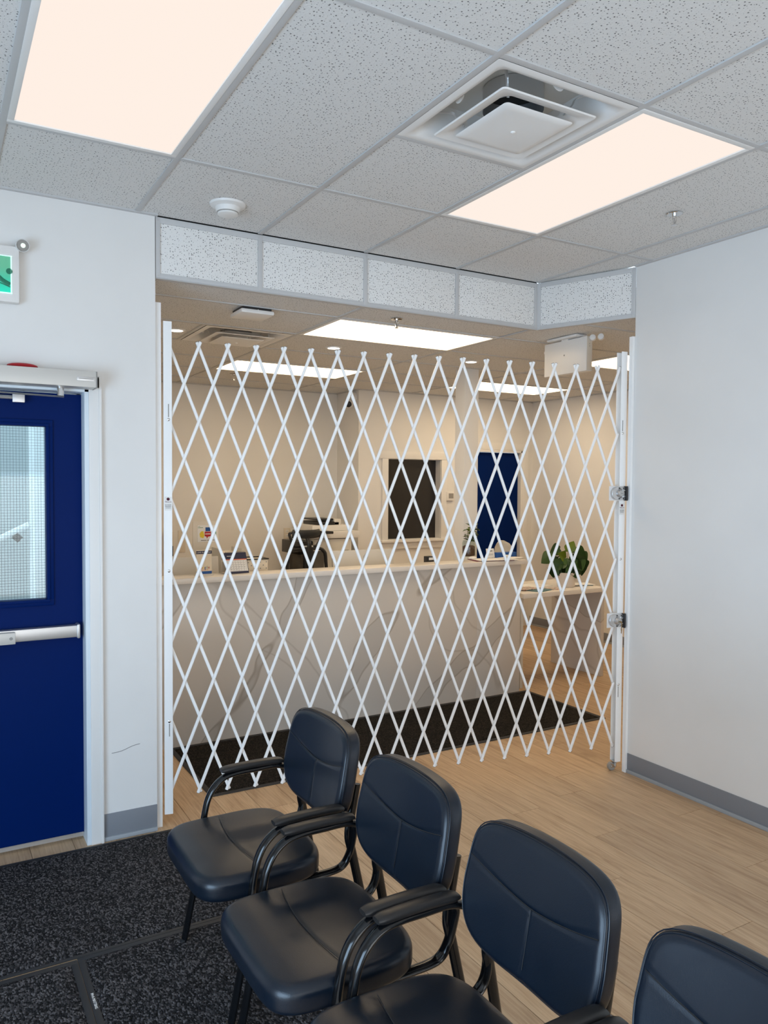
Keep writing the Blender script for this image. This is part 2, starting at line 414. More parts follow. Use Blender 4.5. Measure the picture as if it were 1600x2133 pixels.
# ------------------------------------------------------------------ CEILINGS
def grid_ceiling(name, z, xs, ys, skip, xlim, ylim, label, tmat=None, clip=None, barw=.024):
    c = MB().box(xlim[0], xlim[1], ylim[0], ylim[1], z+.16, z+.20).build(name, M['blackgap'], smooth=False); struct(c, label, 'ceiling')
    cache = {}
    for j in range(len(ys)-1):
        for i in range(len(xs[j])-1):
            x0, x1, y0, y1 = xs[j][i], xs[j][i+1], ys[j], ys[j+1]
            if (round((x0+x1)/2, 1), round((y0+y1)/2, 1)) in skip: continue
            if any(abs((x0+x1)/2-s[0]) < .2 and abs((y0+y1)/2-s[1]) < .2 for s in skip): continue
            k = (round(x1-x0, 3), round(y1-y0, 3))
            if k not in cache:
                a, b = k[0]/2-.004, k[1]/2-.004
                cache[k] = MB().box(-a, a, -b, b, .004, .018, .002).mesh('ceiling_tile', M['tile'])
            link('ceiling_tile', cache[k], c, ((x0+x1)/2, (y0+y1)/2, z))
    return c
def tee(c, x0, x1, y0, y1, z, w_=.012):
    vert = abs(x1-x0) < abs(y1-y0)
    if vert: b = (x0-w_, x0+w_, y0, y1)
    else: b = (x0, x1, y0-w_, y0+w_)
    MB().box(*b, z-.0015 if vert else z-.001, z+.004, .0008).build('grid_bar', M['grid'], c)
g = .61
xs_f = [round(-4.3, 3)] + [k*g for k in range(-6, 3)] + [XR]
ysf = [-6.2, -4.88, -3.66, -2.44, -1.22, 0, YL+.01]
front_x = [xs_f]*len(ysf)
# the last row follows the header, whose right-hand panel is angled
cf = grid_ceiling('ceiling', ZC, front_x, ysf, {(-1.525, -.61), (.305, -.61), (-.305, -.61), (-1.525, -3.05), (.305, -3.05)}, (-4.3, XR+.14), (-6.2, YL+.02), 'white suspended ceiling of speckled tiles over the waiting area')
t2 = MB().box(-.305+.004, .305-.004, -.305+.004, .305-.004, .004, .018, .002).mesh('ceiling_tile', M['tile'])
link('ceiling_tile', t2, cf, (-.305, -.305, ZC))
for xx in xs_f[1:-1]: tee(cf, xx, xx, -6.2, YL, ZC)
for yy in ysf[1:-1]: tee(cf, -4.3, XR, yy, yy, ZC)
tee(cf, -.61, 0, -.61, -.61, ZC)
MB().box(-4.3, XL+.01, YL-.022, YL, ZC-.004, ZC+.004).build('edge_angle', M['grid'], cf)
MB().box(XR-.022, XR, -6.2, .124, ZC-.004, ZC+.004).build('edge_angle', M['grid'], cf)
# small tile patch behind the corner of the header is hidden by it
ysb = [.745, 1.11, 1.72, 2.33, 2.94, 3.55, 4.15, 4.65]
xb = [XL, .04, 1.25, 2.46, 3.67, 4.17]
xbf = [[XL, -.58, .04, 1.25, 2.46, 3.67, 4.17] if j == 2 else ([XL, .04, 1.238] if j == 0 else (xb if j < 6 else [XL, .04, 1.25, 1.81])) for j in range(7)]
cb = grid_ceiling('ceiling', ZB, xbf, ysb, {(-.27, 2.025), (.645, 1.415), (.645, 3.245), (3.065, 1.415), (3.065, 3.245)}, (XL, 4.2), (.76, 4.7), 'lower suspended ceiling over the reception area')
for poly in ([(1.258, .70), (1.335, .51), (2.452, .51), (2.452, 1.106), (1.258, 1.106)], [(1.345, .49), (1.49, .13), (1.60, .13), (1.60, .03), (2.452, .03), (2.452, .49)], [(2.464, .03), (4.16, .03), (4.16, .49), (2.464, .49)], [(2.464, .51), (3.666, .51), (3.666, 1.106), (2.464, 1.106)], [(3.674, .51), (4.165, .51), (4.165, 1.106), (3.674, 1.106)]):
    MB().prism(poly, ZB+.004, ZB+.018).build('ceiling_tile', M['tile'], cb, smooth=False)
tee(cb, 1.34, 4.17, .50, .50, ZB)
for xx in xb[1:-1]: tee(cb, xx, xx, .76 if xx < 1.3 else .03, 4.65 if xx < 1.8 else 4.15, ZB)
for yy in ysb[1:-1]: tee(cb, XL, 4.17 if yy < 4.1 else 1.81, yy, yy, ZB)
tee(cb, -.58, -.58, 1.72, 2.33, ZB)
for b_ in ((XL, 1.81, 4.628, 4.65), (1.788, 1.81, 4.15, 4.65), (1.81, 4.17, 4.128, 4.15), (4.148, 4.17, .1, 4.15)):
    MB().box(*b_, ZB-.006, ZB+.004).build('edge_angle', M['grid'], cb)
# extra ceiling cover between the two heights
struct(MB().box(XR+.14, 4.3, -.1, .76, ZB+.16, ZB+.20).build('ceiling_cover', M['blackgap'], smooth=False))
# ------------------------------------------------------------------ HEADER (upright panels of ceiling tile)
hd = MB().box(XL, 1.24, YL+.03, YL+.05, ZB-.012, ZC+.07).build('wall_header', M['blackgap'], smooth=False)
struct(hd, 'dropped header of upright speckled ceiling panels above the gate', 'header')
def header_run(p0, p1, cuts, zb=2.655, zt=ZC-.002):
    p0, p1 = Vector((*p0, 0)), Vector((*p1, 0)); d = (p1-p0); L_ = d.length; d.normalize(); n_ = Vector((-d.y, d.x, 0))
    mt = Matrix.Translation(p0) @ Matrix(((d.x, n_.x, 0, 0), (d.y, n_.y, 0, 0), (0, 0, 1, 0), (0, 0, 0, 1)))
    MB().box(0, L_, -.002, .004, zt-.027, zt, .001, mt).build('grid_bar', M['grid'], hd)
    MB().box(0, L_, -.002, .004, zb, zb+.024, .001, mt).box(0, L_, -.002, .03, zb-.002, zb+.002, 0, mt).build('grid_bar', M['grid'], hd)
    cc = [0]+cuts+[L_]
    for i, s in enumerate(cc):
        a, b = (s, s+.022) if i == 0 else ((s-.022, s) if i == len(cc)-1 else (s-.012, s+.012))
        MB().box(a, b, -.0025, .004, zb+.002, zt-.002, .001, mt).build('grid_bar', M['grid'], hd)
        for zz in (zb+.012, zt-.014): 
            q = mt @ Vector(((a+b)/2, -.003, zz)); q0 = mt @ Vector(((a+b)/2, 0, zz)); MB().cyl(q0, q, .003, n=8).build('rivet', M['alu'], hd)
    for a, b in zip(cc[:-1], cc[1:]):
        MB().box(a+.006, b-.006, .004, .018, zb+.006, zt-.006, .002, mt).build('header_panel', M['tilev'], hd)
HC = (1.226, .708)
header_run((XL+.004, .708), HC, [.525, 1.135, 1.745])
header_run(HC, (XR-.002, .127), [])
# ------------------------------------------------------------------ COLUMN
st = MB().box(1.875, 2.02, 2.36, 2.50, 0, ZB+.004, .003).build('column', M['wall']); struct(st, 'square white column standing behind the reception counter', 'column')

# ------------------------------------------------------------------ LIGHTS
def light_panel(x0, x1, y0, y1, z, m, label, group=None):
    t = thing('ceiling_light', ((x0+x1)/2, (y0+y1)/2, z), label, 'ceiling light', group)
    a, b = (x1-x0)/2-.010, (y1-y0)/2-.010
    f = MB()
    fw = .022
    f.box(-a, a, -b, -b+fw, -.003, .03, .001).box(-a, a, b-fw, b, -.003, .03, .001).box(-a, -a+fw, -b+fw, b-fw, -.003, .03, .001).box(a-fw, a, -b+fw, b-fw, -.003, .03, .001)
    f.box(-a, a, -b, b, .03, .034)
    f.build('frame', M['trimw'], t)
    MB().box(-a+fw, a-fw, -b+fw, b-fw, .002, .006).build('diffuser', m, t, smooth=False)
    return t
light_panel(-1.83, -1.22, -1.22, 0, ZC, M['panel_f'], 'large lit ceiling panel over the blue exit door corner, cut by the top edge')
light_panel(0, .61, -1.22, 0, ZC, M['panel_f'], 'lit ceiling panel right beside the square air diffuser')
light_panel(-1.83, -1.22, -3.66, -2.44, ZC, M['panel_f'], 'unseen ceiling panel added for extra light behind the viewer, left row')  # added out of view to light the front room
light_panel(0, .61, -3.66, -2.44, ZC, M['panel_f'], 'unseen ceiling panel added for extra light behind the viewer, right row')  # second unseen panel, also added for its light
light_panel(.04, 1.25, 1.11, 1.72, ZB, M['panel_b'], 'lit ceiling panel just past the header, above the middle of the gate')
light_panel(.04, 1.25, 2.94, 3.55, ZB, M['panel_b'], 'lit ceiling panel farther back over the copier, seen through the left half of the gate')
light_panel(2.46, 3.67, 2.94, 3.55, ZB, M['panel_b'], 'lit ceiling panel farther back in front of the blue inner door')
light_panel(2.46, 3.67, 1.11, 1.72, ZB, M['panel_b'], 'lit ceiling panel behind the right end of the gate, partly hidden by the wall')
for (x, y, lb) in ((-.682, 2.007, 'small round downlight beside the left gate post'), (.478, 2.055, 'small round downlight above the gate, left of the middle'), (1.70, 2.04, 'small round downlight just in front of the white column')):
    t = thing('downlight', (x, y, ZB), lb, 'downlight', 'round downlights over the reception counter')
    MB().lathe((0, 0, 0), [(.040, .002), (.046, -.004), (.056, -.003), (.060, .003), (.040, .006)]).build('trim_ring', M['trimw'], t)
    MB().cyl((0, 0, -.002), (0, 0, .002), .0415, n=28).build('diffuser', M['downl'], t)
def air_diffuser(cx, cy, z, h, label):
    t = thing('air_diffuser', (cx, cy, z), label, 'air vent', 'square ceiling air diffusers')
    a = h-.012
    def ring(s, z0, z1, r=.05, n=6):  # rounded square rim
        return [(sx*(s-r)+r*math.cos(an), sy*(s-r)+r*math.sin(an)) for sx, sy, a0 in ((1, 1, 0), (-1, 1, 90), (-1, -1, 180), (1, -1, 270)) for an in [math.radians(a0+90*k/n) for k in range(n+1)]]
    def loft(levels, thick=False):
        q = MB(); rows = []
        for (s, zz, r) in levels: rows.append([q.bm.verts.new((x_, y_, zz)) for x_, y_ in ring(s, 0, 0, r)])
        for A, B in zip(rows[:-1], rows[1:]):
            n_ = len(A)
            for i in range(n_): q.bm.faces.new((A[i], A[(i+1) % n_], B[(i+1) % n_], B[i]))
        return q, rows
    q, rw = loft([(a, -.002, .004), (a-.018, -.006, .01), (a-.035, -.003, .03), (a-.056, .022, .05), (a-.066, .06, .06), (a-.068, .11, .06)])
    q.build('outer_frame', M['white'], t)
    q, rw = loft([(a-.068, .11, .06), (.11, .1105, .05)]); rw[1] and q.bm.faces.new(rw[1]); q.build('plenum', M['offw'], t)
    MB().cyl((0, 0, .035), (0, 0, .108), .105, .105, n=32, caps=False).build('duct_collar', M['alu'], t)
    MB().cyl((0, 0, .100), (0, 0, .104), .103, n=32).build('duct_opening', M['blackgap'], t)
    # middle cone: hollow square dish
    q, rw = loft([(a-.092, -.018, .015), (a-.096, -.022, .015), (a-.130, -.018, .03), (a-.162, .012, .05), (a-.165, .014, .05), (a-.134, -.012, .03), (a-.096, -.015, .015), (a-.092, -.018, .015)]); q.build('middle_cone', M['white'], t)
    q, rw = loft([(.118, -.038, .02), (.142, -.034, .015), (.146, -.030, .015), (.141, -.028, .015), (.02, -.006, .01)]); q.bm.faces.new(rw[0]); q.bm.faces.new(rw[-1]); q.build('centre_plate', M['white'], t)
    MB().lathe((0, 0, -.0435), [(.004, 0), (.008, .002), (.009, .006)], 14).build('centre_button', M['trimw'], t)
    for sx, sy in ((1, 1), (1, -1), (-1, 1), (-1, -1)):
        MB().tube([(sx*.12, sy*.12, -.0), (sx*.14, sy*.14, .03), (sx*.15, sy*.15, .05), (sx*.19, sy*.19, .06)], .006, .002, 6).build('bracket', M['alu'], t)
    for sx, sy in ((1, 0), (-1, 0), (0, 1), (0, -1)):
        c0 = Vector((sx*(a-.0685), sy*(a-.0685), .03)); MB().lathe(c0, [(.001, .0), (.022, .002), (.025, -.003)], 16, (-sx, -sy, 0)).build('knock_out_disc', M['white'], t)
    return t
air_diffuser(-.305, -.915, ZC, .305, 'square white ceiling air diffuser beside the lit panel in the front ceiling')
air_diffuser(-.27, 2.025, ZB, .305, 'square ceiling air diffuser past the header near the left gate post')
def sprinkler(x, y, z, label):
    t = thing('sprinkler', (x, y, z), label, 'sprinkler')
    MB().lathe((0, 0, 0), [(.016, -.004), (.034, -.003), (.037, .0), (.016, .002)]).build('escutcheon', M['chrome'], t)
    q = MB().cyl((0, 0, -.016), (0, 0, .0), .010, n=14).cyl((0, 0, -.05), (0, 0, -.016), .003, n=8)
    q.tube([(.009, 0, -.014), (.012, 0, -.028), (.004, 0, -.046)], .002, n=6).tube([(-.009, 0, -.014), (-.012, 0, -.028), (-.004, 0, -.046)], .002, n=6)
    q.build('body', M['chrome'], t)
    MB().cyl((0, 0, -.052), (0, 0, -.050), .014, n=16).build('deflector', M['chrome'], t)
sprinkler(.93, -.575, ZC, 'chrome fire sprinkler in the front ceiling near the right wall')
sprinkler(.355, .962, ZB, 'chrome fire sprinkler hanging just past the header in front of a lit panel')
sprinkler(.323, 3.78, ZB, 'small fire sprinkler far back behind the left lit panel')
sprinkler(3.40, 3.83, ZB, 'small fire sprinkler far back near the blue inner door')
t = thing('smoke_detector', (-.886, .385, ZC), 'round white smoke detector on the front ceiling above the header', 'smoke detector')
MB().lathe((0, 0, 0), [(.030, -.052), (.046, -.045), (.047, -.036), (.052, -.034), (.056, -.014), (.078, -.006), (.082, .003)], 32).build('housing', M['white'], t)
MB().lathe((0, 0, -.0365), [(.0485, -.002), (.0488, .002)], 32).build('vent_slot', M['greyp'], t)
t = thing('wireless_access_point', (-.47, 1.19, ZB), 'flat square white box hung under the lower ceiling just past the header', 'ceiling box')
MB().box(-.098, .098, -.098, .098, -.038, -.014, .01).build('cover', M['white'], t)
MB().box(-.085, .085, -.085, .085, -.014, .0, 0).build('mounting_plate', M['darkm'], t)
MB().cyl((0, -.0990, -.018), (0, -.0975, -.018), .004, n=10).build('indicator', M['trimw'], t)

# ------------------------------------------------------------------ DOOR 1 (blue exit door) ------------------
dr = empty('door_1', (-1.94, .795, 0)); struct(dr, 'royal blue exit door with a wired glass pane and a push bar', 'door')
def W(o): return Vector(o) - Vector((-1.94, .795, 0))
DX0, DX1, DY0, DY1 = -2.40, -1.458, .775, .819
GX0, GX1, GZ0, GZ1 = -2.24, -1.612, 1.150, 1.935
q = MB()
for b_ in ((DX0, GX0, .035, 2.088), (GX1, DX1, .035, 2.088), (GX0, GX1, .035, GZ0), (GX0, GX1, GZ1, 2.088)):
    q.box(b_[0]+1.94, b_[1]+1.94, DY0-.795, DY1-.795, b_[2], b_[3])
q.build('door_leaf', M['blue'], dr, smooth=False)
q = MB()
for k, (e, pr) in enumerate(((.030, .010), (.014, .016))):
    y0, y1 = DY0-.795-pr, DY0-.795+.001
    q.box(GX0-e+1.94, GX1+e+1.94, y0, y1, GZ1, GZ1+e, .003).box(GX0-e+1.94, GX1+e+1.94, y0, y1, GZ0-e, GZ0, .003)
    q.box(GX0-e+1.94, GX0+1.94, y0, y1, GZ0-.001, GZ1+.001, .003).box(GX1+1.94, GX1+e+1.94, y0, y1, GZ0-.001, GZ1+.001, .003)
q.build('lite_moulding', M['blue'], dr)
gl = MB().box(GX0+1.94, GX1+1.94, .000, .006, GZ0, GZ1).build('pane', M['wglass'], dr, smooth=False)
q = MB(); s_ = .0127
x = GX0
while x < GX1: q.box(x+1.94-.00045, x+1.94+.00045, -.002, -.0013, GZ0, GZ1); x += s_
z = GZ0
while z < GZ1: q.box(GX0+1.94, GX1+1.94, -.002, -.0013, z-.00045, z+.00045); z += s_
o = q.build('glass_wire', M['mesh_w'], gl, smooth=False); o['kind'] = 'stuff'
MB().box(-.45, .48, -.02, .03, .015, .036).build('door_sweep', M['alu'], dr, smooth=False)
# push bar
pb = MB().box(-.42, .452, -.075, -.028, .972, 1.026, .004).build('push_bar', M['alu'], dr)
MB().box(-.44, .19, -.100, -.070, .968, 1.020, .004).build('push_pad', M['aluw'], pb)
MB().box(.448, .462, -.082, -.022, .966, 1.032, .006).build('end_cap', M['alu'], pb)
MB().cyl((.172-.0, -.1005, .994), (.172, -.1015, .994), .007, n=16).build('dogging_key_hole', M['greyp'], pb)
MB().box(-.3, .44, -.03, .0, .985, 1.012).build('bar_base', M['darkm'], pb)
# frame & casing
fr = MB()
fr.box(-1.458, -1.438, YL-.012, .84, 0, 2.115, .002).box(-2.43, -1.438, YL-.012, .84, 2.093, 2.118, .002).box(-2.43, -2.40, YL-.012, .84, 0, 2.115, .002)
fr.box(-1.470, -1.457, .82, .84, 0, 2.1)
t1 = fr.build('trim_1', M['frame_b']); struct(t1, 'pale blue-white metal frame around the blue exit door', 'door frame')
t2_ = MB().box(-1.440, -1.386, YL-.018, YL, 0, 2.165, .003).box(-2.50, -1.386, YL-.018, YL, 2.112, 2.165, .003).box(-1.396, -1.384, YL-.024, YL, 0, 2.167, .003).build('trim_2', M['trimw']); struct(t2_, 'white wooden casing beside the blue exit door', 'door casing')
# threshold plank seen below the door is floor; operator
op = thing('door_operator', (-1.85, .64, 2.14), 'long silver automatic operator box mounted over the blue exit door', 'door operator')
MB().box(-.52, .425, -.06, .06, -.036, .034, .003).build('cover', M['aluw'], op)
MB().box(.4245, .431, -.061, .06, -.037, .035, .002).build('end_cap', M['greyp'], op)
MB().box(.345, .418, -.0625, -.059, -.009, .009, .001).build('badge', M['alu'], op)
MB().box(.353, .413, -.0632, -.0622, -.001, .0015).build('badge_groove', M['greyp'], op, smooth=False)
MB().cyl((.285, 0, -.075), (.285, 0, -.034), .015, n=18).build('spindle', M['chrome'], op)
MB().tube([(.30, .01, -.078), (-.3, .05, -.062)], .013, .004, 8, (0, 1, 0), 1).build('arm', M['alu'], op)
MB().tube([(-.5, .09, -.078), (.125, .10, -.084)], .009, .010, 8, (0, 0, 1), 1).box(.10, .15, .088, .11, -.105, -.065, .003).build('slide_rail', M['alu'], op)
al = tag(MB().sph((0, 0, 0), .05, (1.25, .5, .26)).build('red_cap', M['redal'], loc=(-1.715, .66, 2.1865)), 'red rounded cap just showing on top of the silver door operator', 'cap')
# ------------------------------------------------------------------ EXIT SIGN on left wall
es = thing('exit_sign', (-1.90, YL, 2.575), 'green lit exit sign with a small lamp head, cut by the left edge', 'exit sign')
MB().box(-.17, .176, -.05, 0, -.122, .118, .008).build('housing', M['white'], es)
def sign_green():
    m = mat('lit_green_sign', (.02, .35, .2), .25); b = bsdf(m)
    sep = N(m, 'ShaderNodeSeparateXYZ'); L(m, objc(m), sep.inputs[0])
    c = ramp(m, math_(m, 'ADD', math_(m, 'MULTIPLY', sep.outputs[2], 4.5), .5), [(.08, (.0, .62, .42)), (.35, (.03, .42, .27)), (.6, (.09, .36, .22)), (1, (.10, .36, .22))])
    L(m, c, b.inputs['Base Color']); L(m, c, b.inputs['Emission Color']); b.inputs['Emission Strength'].default_value = .55; return m
M['signg'] = sign_green()
MB().box(-.14, .141, -.0515, -.049, -.082, .070).build('face', M['signg'], es, smooth=False)
M['signw'] = mat('lit_sign_border', (.7, .9, .88), .3, emit=(.6, 1, .95), estr=.5)
q = MB(); e = .0035
q.box(-.145, .1475, -.0535, -.049, .070, .070+e).box(-.145, .1475, -.0535, -.049, -.082-e*1.4, -.082).box(.141, .141+e*1.6, -.0535, -.049, -.086, .0735).box(-.145, -.141, -.0535, -.049, -.086, .0735)
q.build('border', M['signw'], es, smooth=False)
M['signd'] = mat('dark_green_reflection', (.0, .13, .075), .3, emit=(0, .2, .12), estr=.2)
# reflections on the sign face, painted as dark green curved shapes
q = MB().tube([(-.05, -.0525, -.004), (.04, -.0525, -.006), (.085, -.0525, -.014), (.110, -.0525, -.033), (.139, -.0525, -.048)], .009, .0012, 8, (0, 0, 1), 4)
q.cyl((.136, -.0535, .008), (.136, -.0515, .008), .0125, n=20).tube([(.0, -.0525, -.032), (.07, -.0525, -.036), (.139, -.0525, -.058)], .0022, .0012, 8, (0, 0, 1), 4)
q.build('face_reflections', M['signd'], es)
lh = MB().lathe((.188, -.045, .125), [(.006, .004), (.019, .006), (.024, .014), (.027, .016), (.028, .012), (.027, -.002), (.018, -.026), (.004, -.032)], 28, (.1, -1, -.12)).build('lamp_head', M['white'], es)
MB().lathe((.188, -.045, .125), [(.001, .0125), (.019, .0105), (.0235, .0165)], 24, (.1, -1, -.12)).build('reflector', M['greyp'], lh)
MB().lathe((.190, -.063, .1225), [(.001, .003), (.007, .003), (.010, .0005)], 16, (.1, -1, -.12)).build('bulb', mat('led_bulb', (.7, .8, .7), .3, emit=(.9, 1, .9), estr=.6), lh)
MB().tube([(.165, -.025, .112), (.178, -.03, .12), (.186, -.03, .125)], .007, n=10).build('lamp_arm', M['white'], es)

# ------------------------------------------------------------------ outside seen through the door glass
ex = struct(MB().box(-4.2, -1.52, 2.35, 2.45, -.5, 4.0).build('wall_outside', M['ext_wall'], smooth=False), 'grey rendered wall outside behind the wired glass', 'wall')
tag(MB().box(-1.535, -1.30, 1.95, 2.3, -.5, 4.0).build('post', M['ext_col'], smooth=False), 'bright white post outside, seen through the right side of the door glass', 'post')['label']
struct(MB().box(-4.2, -1.25, .84, 2.45, -.12, -.02).build('floor_outside', M['concrete'], smooth=False))
hr = thing('handrail', (-1.62, 2.2, 1.36), 'pale sloping handrail outside behind the wired glass', 'handrail')
MB().tube([(-.62, 0, -.29), (.075, 0, .06)], .018, .012, 10, (0, 0, 1), 1).build('rail', M['ext_col'], hr)
MB().box(-.022, .022, .0, .03, -.022, .022, 0, Matrix.Translation((.01, .0, -.02)) @ Matrix.Rotation(math.radians(42), 4, 'Y')).build('bracket', M['black'], hr, smooth=False)
MB().cyl((.0, .03, -.02), (.0, .15, -.02), .006, n=8).build('bracket_arm', M['darkm'], hr)

# ------------------------------------------------------------------ BACK DOOR + WINDOW
d2 = empty('door_2', (3.58, 4.19, 0)); struct(d2, 'royal blue inner door at the far right corner of the back room', 'door')
MB().box(-.415, .405, 0, .045, .008, 2.06).build('door_leaf', M['blue'], d2, smooth=False)
hh = MB().cyl((-.36, -.012, 1.0), (-.36, 0, 1.0), .026, n=18).tube([(-.36, -.012, 1.0), (-.36, -.045, 1.0), (-.24, -.05, 1.0)], .009, n=10).build('handle', M['chrome'], d2)
struct(MB().box(3.99, 4.02, 4.135, 4.2, 0, 2.085, .002).box(3.14, 3.165, 4.135, 4.2, 0, 2.085, .002).box(3.14, 4.02, 4.135, 4.2, 2.062, 2.09, .002).build('trim_3', M['trimw']), 'white frame of the blue inner door', 'door frame')
struct(MB().box(4.02, 4.10, 4.132, 4.15, 0, 2.15, .003).box(3.06, 3.14, 4.132, 4.15, 0, 2.15, .003).box(3.04, 4.12, 4.130, 4.15, 2.09, 2.17, .003).build('trim_4', M['trimw']), 'white casing round the blue inner door', 'door casing')
wn = empty('window_1', (2.508, 4.15, 1.52)); struct(wn, 'white-framed inner window with dark glass in the nearer back wall', 'window')
q = MB(); 
q.box(-.45, .43, -.022, 0, .437, .515, .003)                 # head casing
q.box(-.415, -.342, -.018, 0, -.438, .437, .003).box(.342, .415, -.018, 0, -.438, .437, .003)
q.build('casing', M['trimw'], wn)
MB().box(-.44, .435, -.05, .01, -.462, -.437, .003).build('sill', M['trimw'], wn)
MB().box(-.42, .42, -.018, 0, -.535, -.462, .003).build('apron', M['trimw'], wn)
MB().box(-.342, .342, .0, .12, .432, .436).box(-.342, .342, 0, .12, -.438, -.434).box(-.343, -.340, 0, .12, -.438, .436).box(.338, .342, 0, .12, -.438, .436).build('reveal', M['trimw'], wn, smooth=False)
MB().box(-.342, .342, .095, .10, -.436, .434).build('pane', M['dglass'], wn, smooth=False)
th = thing('thermostat', (2.97, 4.15, 1.553), 'small white thermostat between the dark window and the column', 'thermostat')
MB().box(-.052, .05, -.024, 0, -.05, .05, .006).build('housing', M['white'], th)
MB().box(-.024, .040, -.0255, -.0235, -.025, .032, .001).build('display', M['greyp'], th)
sc_ = thing('security_camera', (1.81, 4.24, 2.60), 'black and white dome camera high on the wall return', 'camera')
MB().lathe((-.003, 0, 0), [(.055, 0), (.052, .03), (.03, .045), (.012, .05)], 24, (-1, 0, 0)).build('mount', M['white'], sc_)
MB().tube([(-.04, 0, 0), (-.07, -.01, -.02), (-.075, -.02, -.05)], .014, n=10).build('arm', M['white'], sc_)
MB().sph((-.075, -.02, -.078), .043, n=20).build('shell', M['white'], sc_)
MB().lathe((-.095, -.045, -.085), [(.031, -.006), (.031, .012), (.022, .02), (.004, .022)], 20, (-.6, -.75, -.2)).build('lens', M['black'], sc_)
def socket(x, y, z, label):
    t = thing('wall_socket', (x, y, z), label, 'socket')
    MB().box(-.036, .036, -.006, 0, -.058, .058, .002).build('cover_plate', M['clip'], t)
    for dz in (-.024, .024):
        MB().box(-.016, .016, -.008, -.005, dz-.015, dz+.015, .001).build('outlet', M['white'], t)
        MB().box(-.007, -.005, -.0085, -.007, dz-.005, dz+.006).box(.005, .007, -.0085, -.007, dz-.005, dz+.006).build('slot', M['ink'], t, smooth=False)
socket(1.215, 4.65, 1.15, 'ivory wall socket on the back wall beside the mesh office chair')
sw = thing('wall_plate', (.085, 4.65, 1.10), 'blank ivory plate on the back wall above the left laptop', 'wall plate')
MB().box(-.036, .036, -.006, 0, -.11, .11, .002).build('cover_plate', M['clip'], sw); MB().cyl((0, -.007, .09), (0, -.005, .09), .003, n=8).build('screw', M['greyp'], sw)
tp = thing('wall_telephone', (-.05, 4.65, 1.06), 'ivory wall phone base with a black strip at the left gate post', 'telephone')
MB().box(-.045, .045, -.03, 0, -.14, .14, .006).build('base', M['clip'], tp); MB().box(.018, .042, -.034, -.029, -.10, .0, .002).build('keypad', M['black'], tp)

# ------------------------------------------------------------------ RECEPTION COUNTER
rc = thing('reception_counter', (.65, 1.85, 0), 'long reception counter with a grey-veined white stone front behind the gate', 'counter')
MB().box(-1.78, .98, -.02, .0, 0, 1.045, .0015).build('front_panel', M['marble'], rc)
MB().box(.98, 1.415, -.02, .0, 0, 1.045, .0015).build('front_panel', M['marble'], rc)
MB().box(1.395, 1.420, .0, .14, 0, 1.045, .0015).build('end_panel', M['marble_top'], rc)
MB().box(-1.78, 1.46, -.05, .15, 1.045, 1.080, .002).build('transaction_shelf', M['marble_top'], rc)
MB().box(-1.78, 1.39, .0, .02, .0, 1.045).build('back_panel', M['offw'], rc, smooth=False)
rd = thing('reception_desk', (.65, 1.875, 0), 'lower white work desk hidden behind the reception counter front', 'desk')
MB().box(-1.78, 1.19, .0, .78, .715, .745, .002).build('desk_top', M['marble_top'], rd)
MB().box(1.165, 1.188, .13, .76, 0, .715, .0015).build('end_panel', M['marble_top'], rd)
for x_ in (-1.2, -.2, .72): MB().box(x_, x_+.42, .28, .76, .0, .715, .003).build('drawer_unit', M['offw'], rd)

# side desk with a waterfall leg
sd = thing('side_desk', (2.65, 2.18, 0), 'lower white desk with a stone end leg to the right of the counter', 'desk')
MB().box(-.52, .415, -.32, .345, .752, .790, .002).build('desk_top', M['marble_top'], sd)
MB().box(.375, .412, -.30, .335, 0, .752, .002).build('end_leg', M['marble'], sd)
MB().box(-.52, -.49, -.28, .33, .0, .752, .002).build('inner_leg', M['offw'], sd)

# ------------------------------------------------------------------ MATS
def mat_obj(name, x0, x1, y0, y1, label, pile, group=None, bw=.03, h=.008):
    t = thing(name, ((x0+x1)/2, (y0+y1)/2, 0), label, 'floor mat', group)
    a, b = (x1-x0)/2, (y1-y0)/2
    q = MB().box(-a, a, -b, -b+bw, 0.0005, .0045, .0015).box(-a, a, b-bw, b, 0.0005, .0045, .0015).box(-a, -a+bw, -b+bw, b-bw, 0.0005, .0045, .0015).box(a-bw, a, -b+bw, b-bw, 0.0005, .0045, .0015)
    q.build('rubber_border', M['rubber'], t)
    # pile with an uneven surface
    q = MB(); nxx = max(8, int((x1-x0)/.022)); nyy = max(8, int((y1-y0)/.022)); rnd = random.Random(len(label))
    g_ = [[q.bm.verts.new((-a+bw*.8+(2*a-1.6*bw)*i/nxx + rnd.uniform(-.002, .002)*(0 < i < nxx), -b+bw*.8+(2*b-1.6*bw)*j/nyy + rnd.uniform(-.002, .002)*(0 < j < nyy), .001 if i in (0, nxx) or j in (0, nyy) else h+rnd.uniform(-.0012, .0012))) for j in range(nyy+1)] for i in range(nxx+1)]
    for i in range(nxx):
        for j in range(nyy): q.bm.faces.new((g_[i][j], g_[i+1][j], g_[i+1][j+1], g_[i][j+1]))
    o = q.build('pile', pile, t); o['kind'] = 'stuff'
    return t
mat_obj('floor_mat', -.79, 2.14, .955, 1.825, 'long brown-black floor mat lying along the front of the reception counter', M['carpet_b'])
mat_obj('floor_mat', -3.3, -.93, -.199, .668, 'charcoal floor mat lying against the blue exit door', M['carpet'], bw=.016)
m2 = mat_obj('floor_mat', -1.638, -.93, -1.55, -.2005, 'charcoal floor mat under the front legs of the chairs', M['carpet'], bw=.022)
mat_obj('floor_mat', -3.1, -1.6395, -1.30, -.209, 'charcoal floor mat at the bottom left corner with a bare strip of floor beside it', M['carpet'], bw=.022)
text('maker_mark', 'M+A MATTING', .013, M['paper'], m2, (-.354+.012, .405, .005), (0, 0, math.radians(-90)))
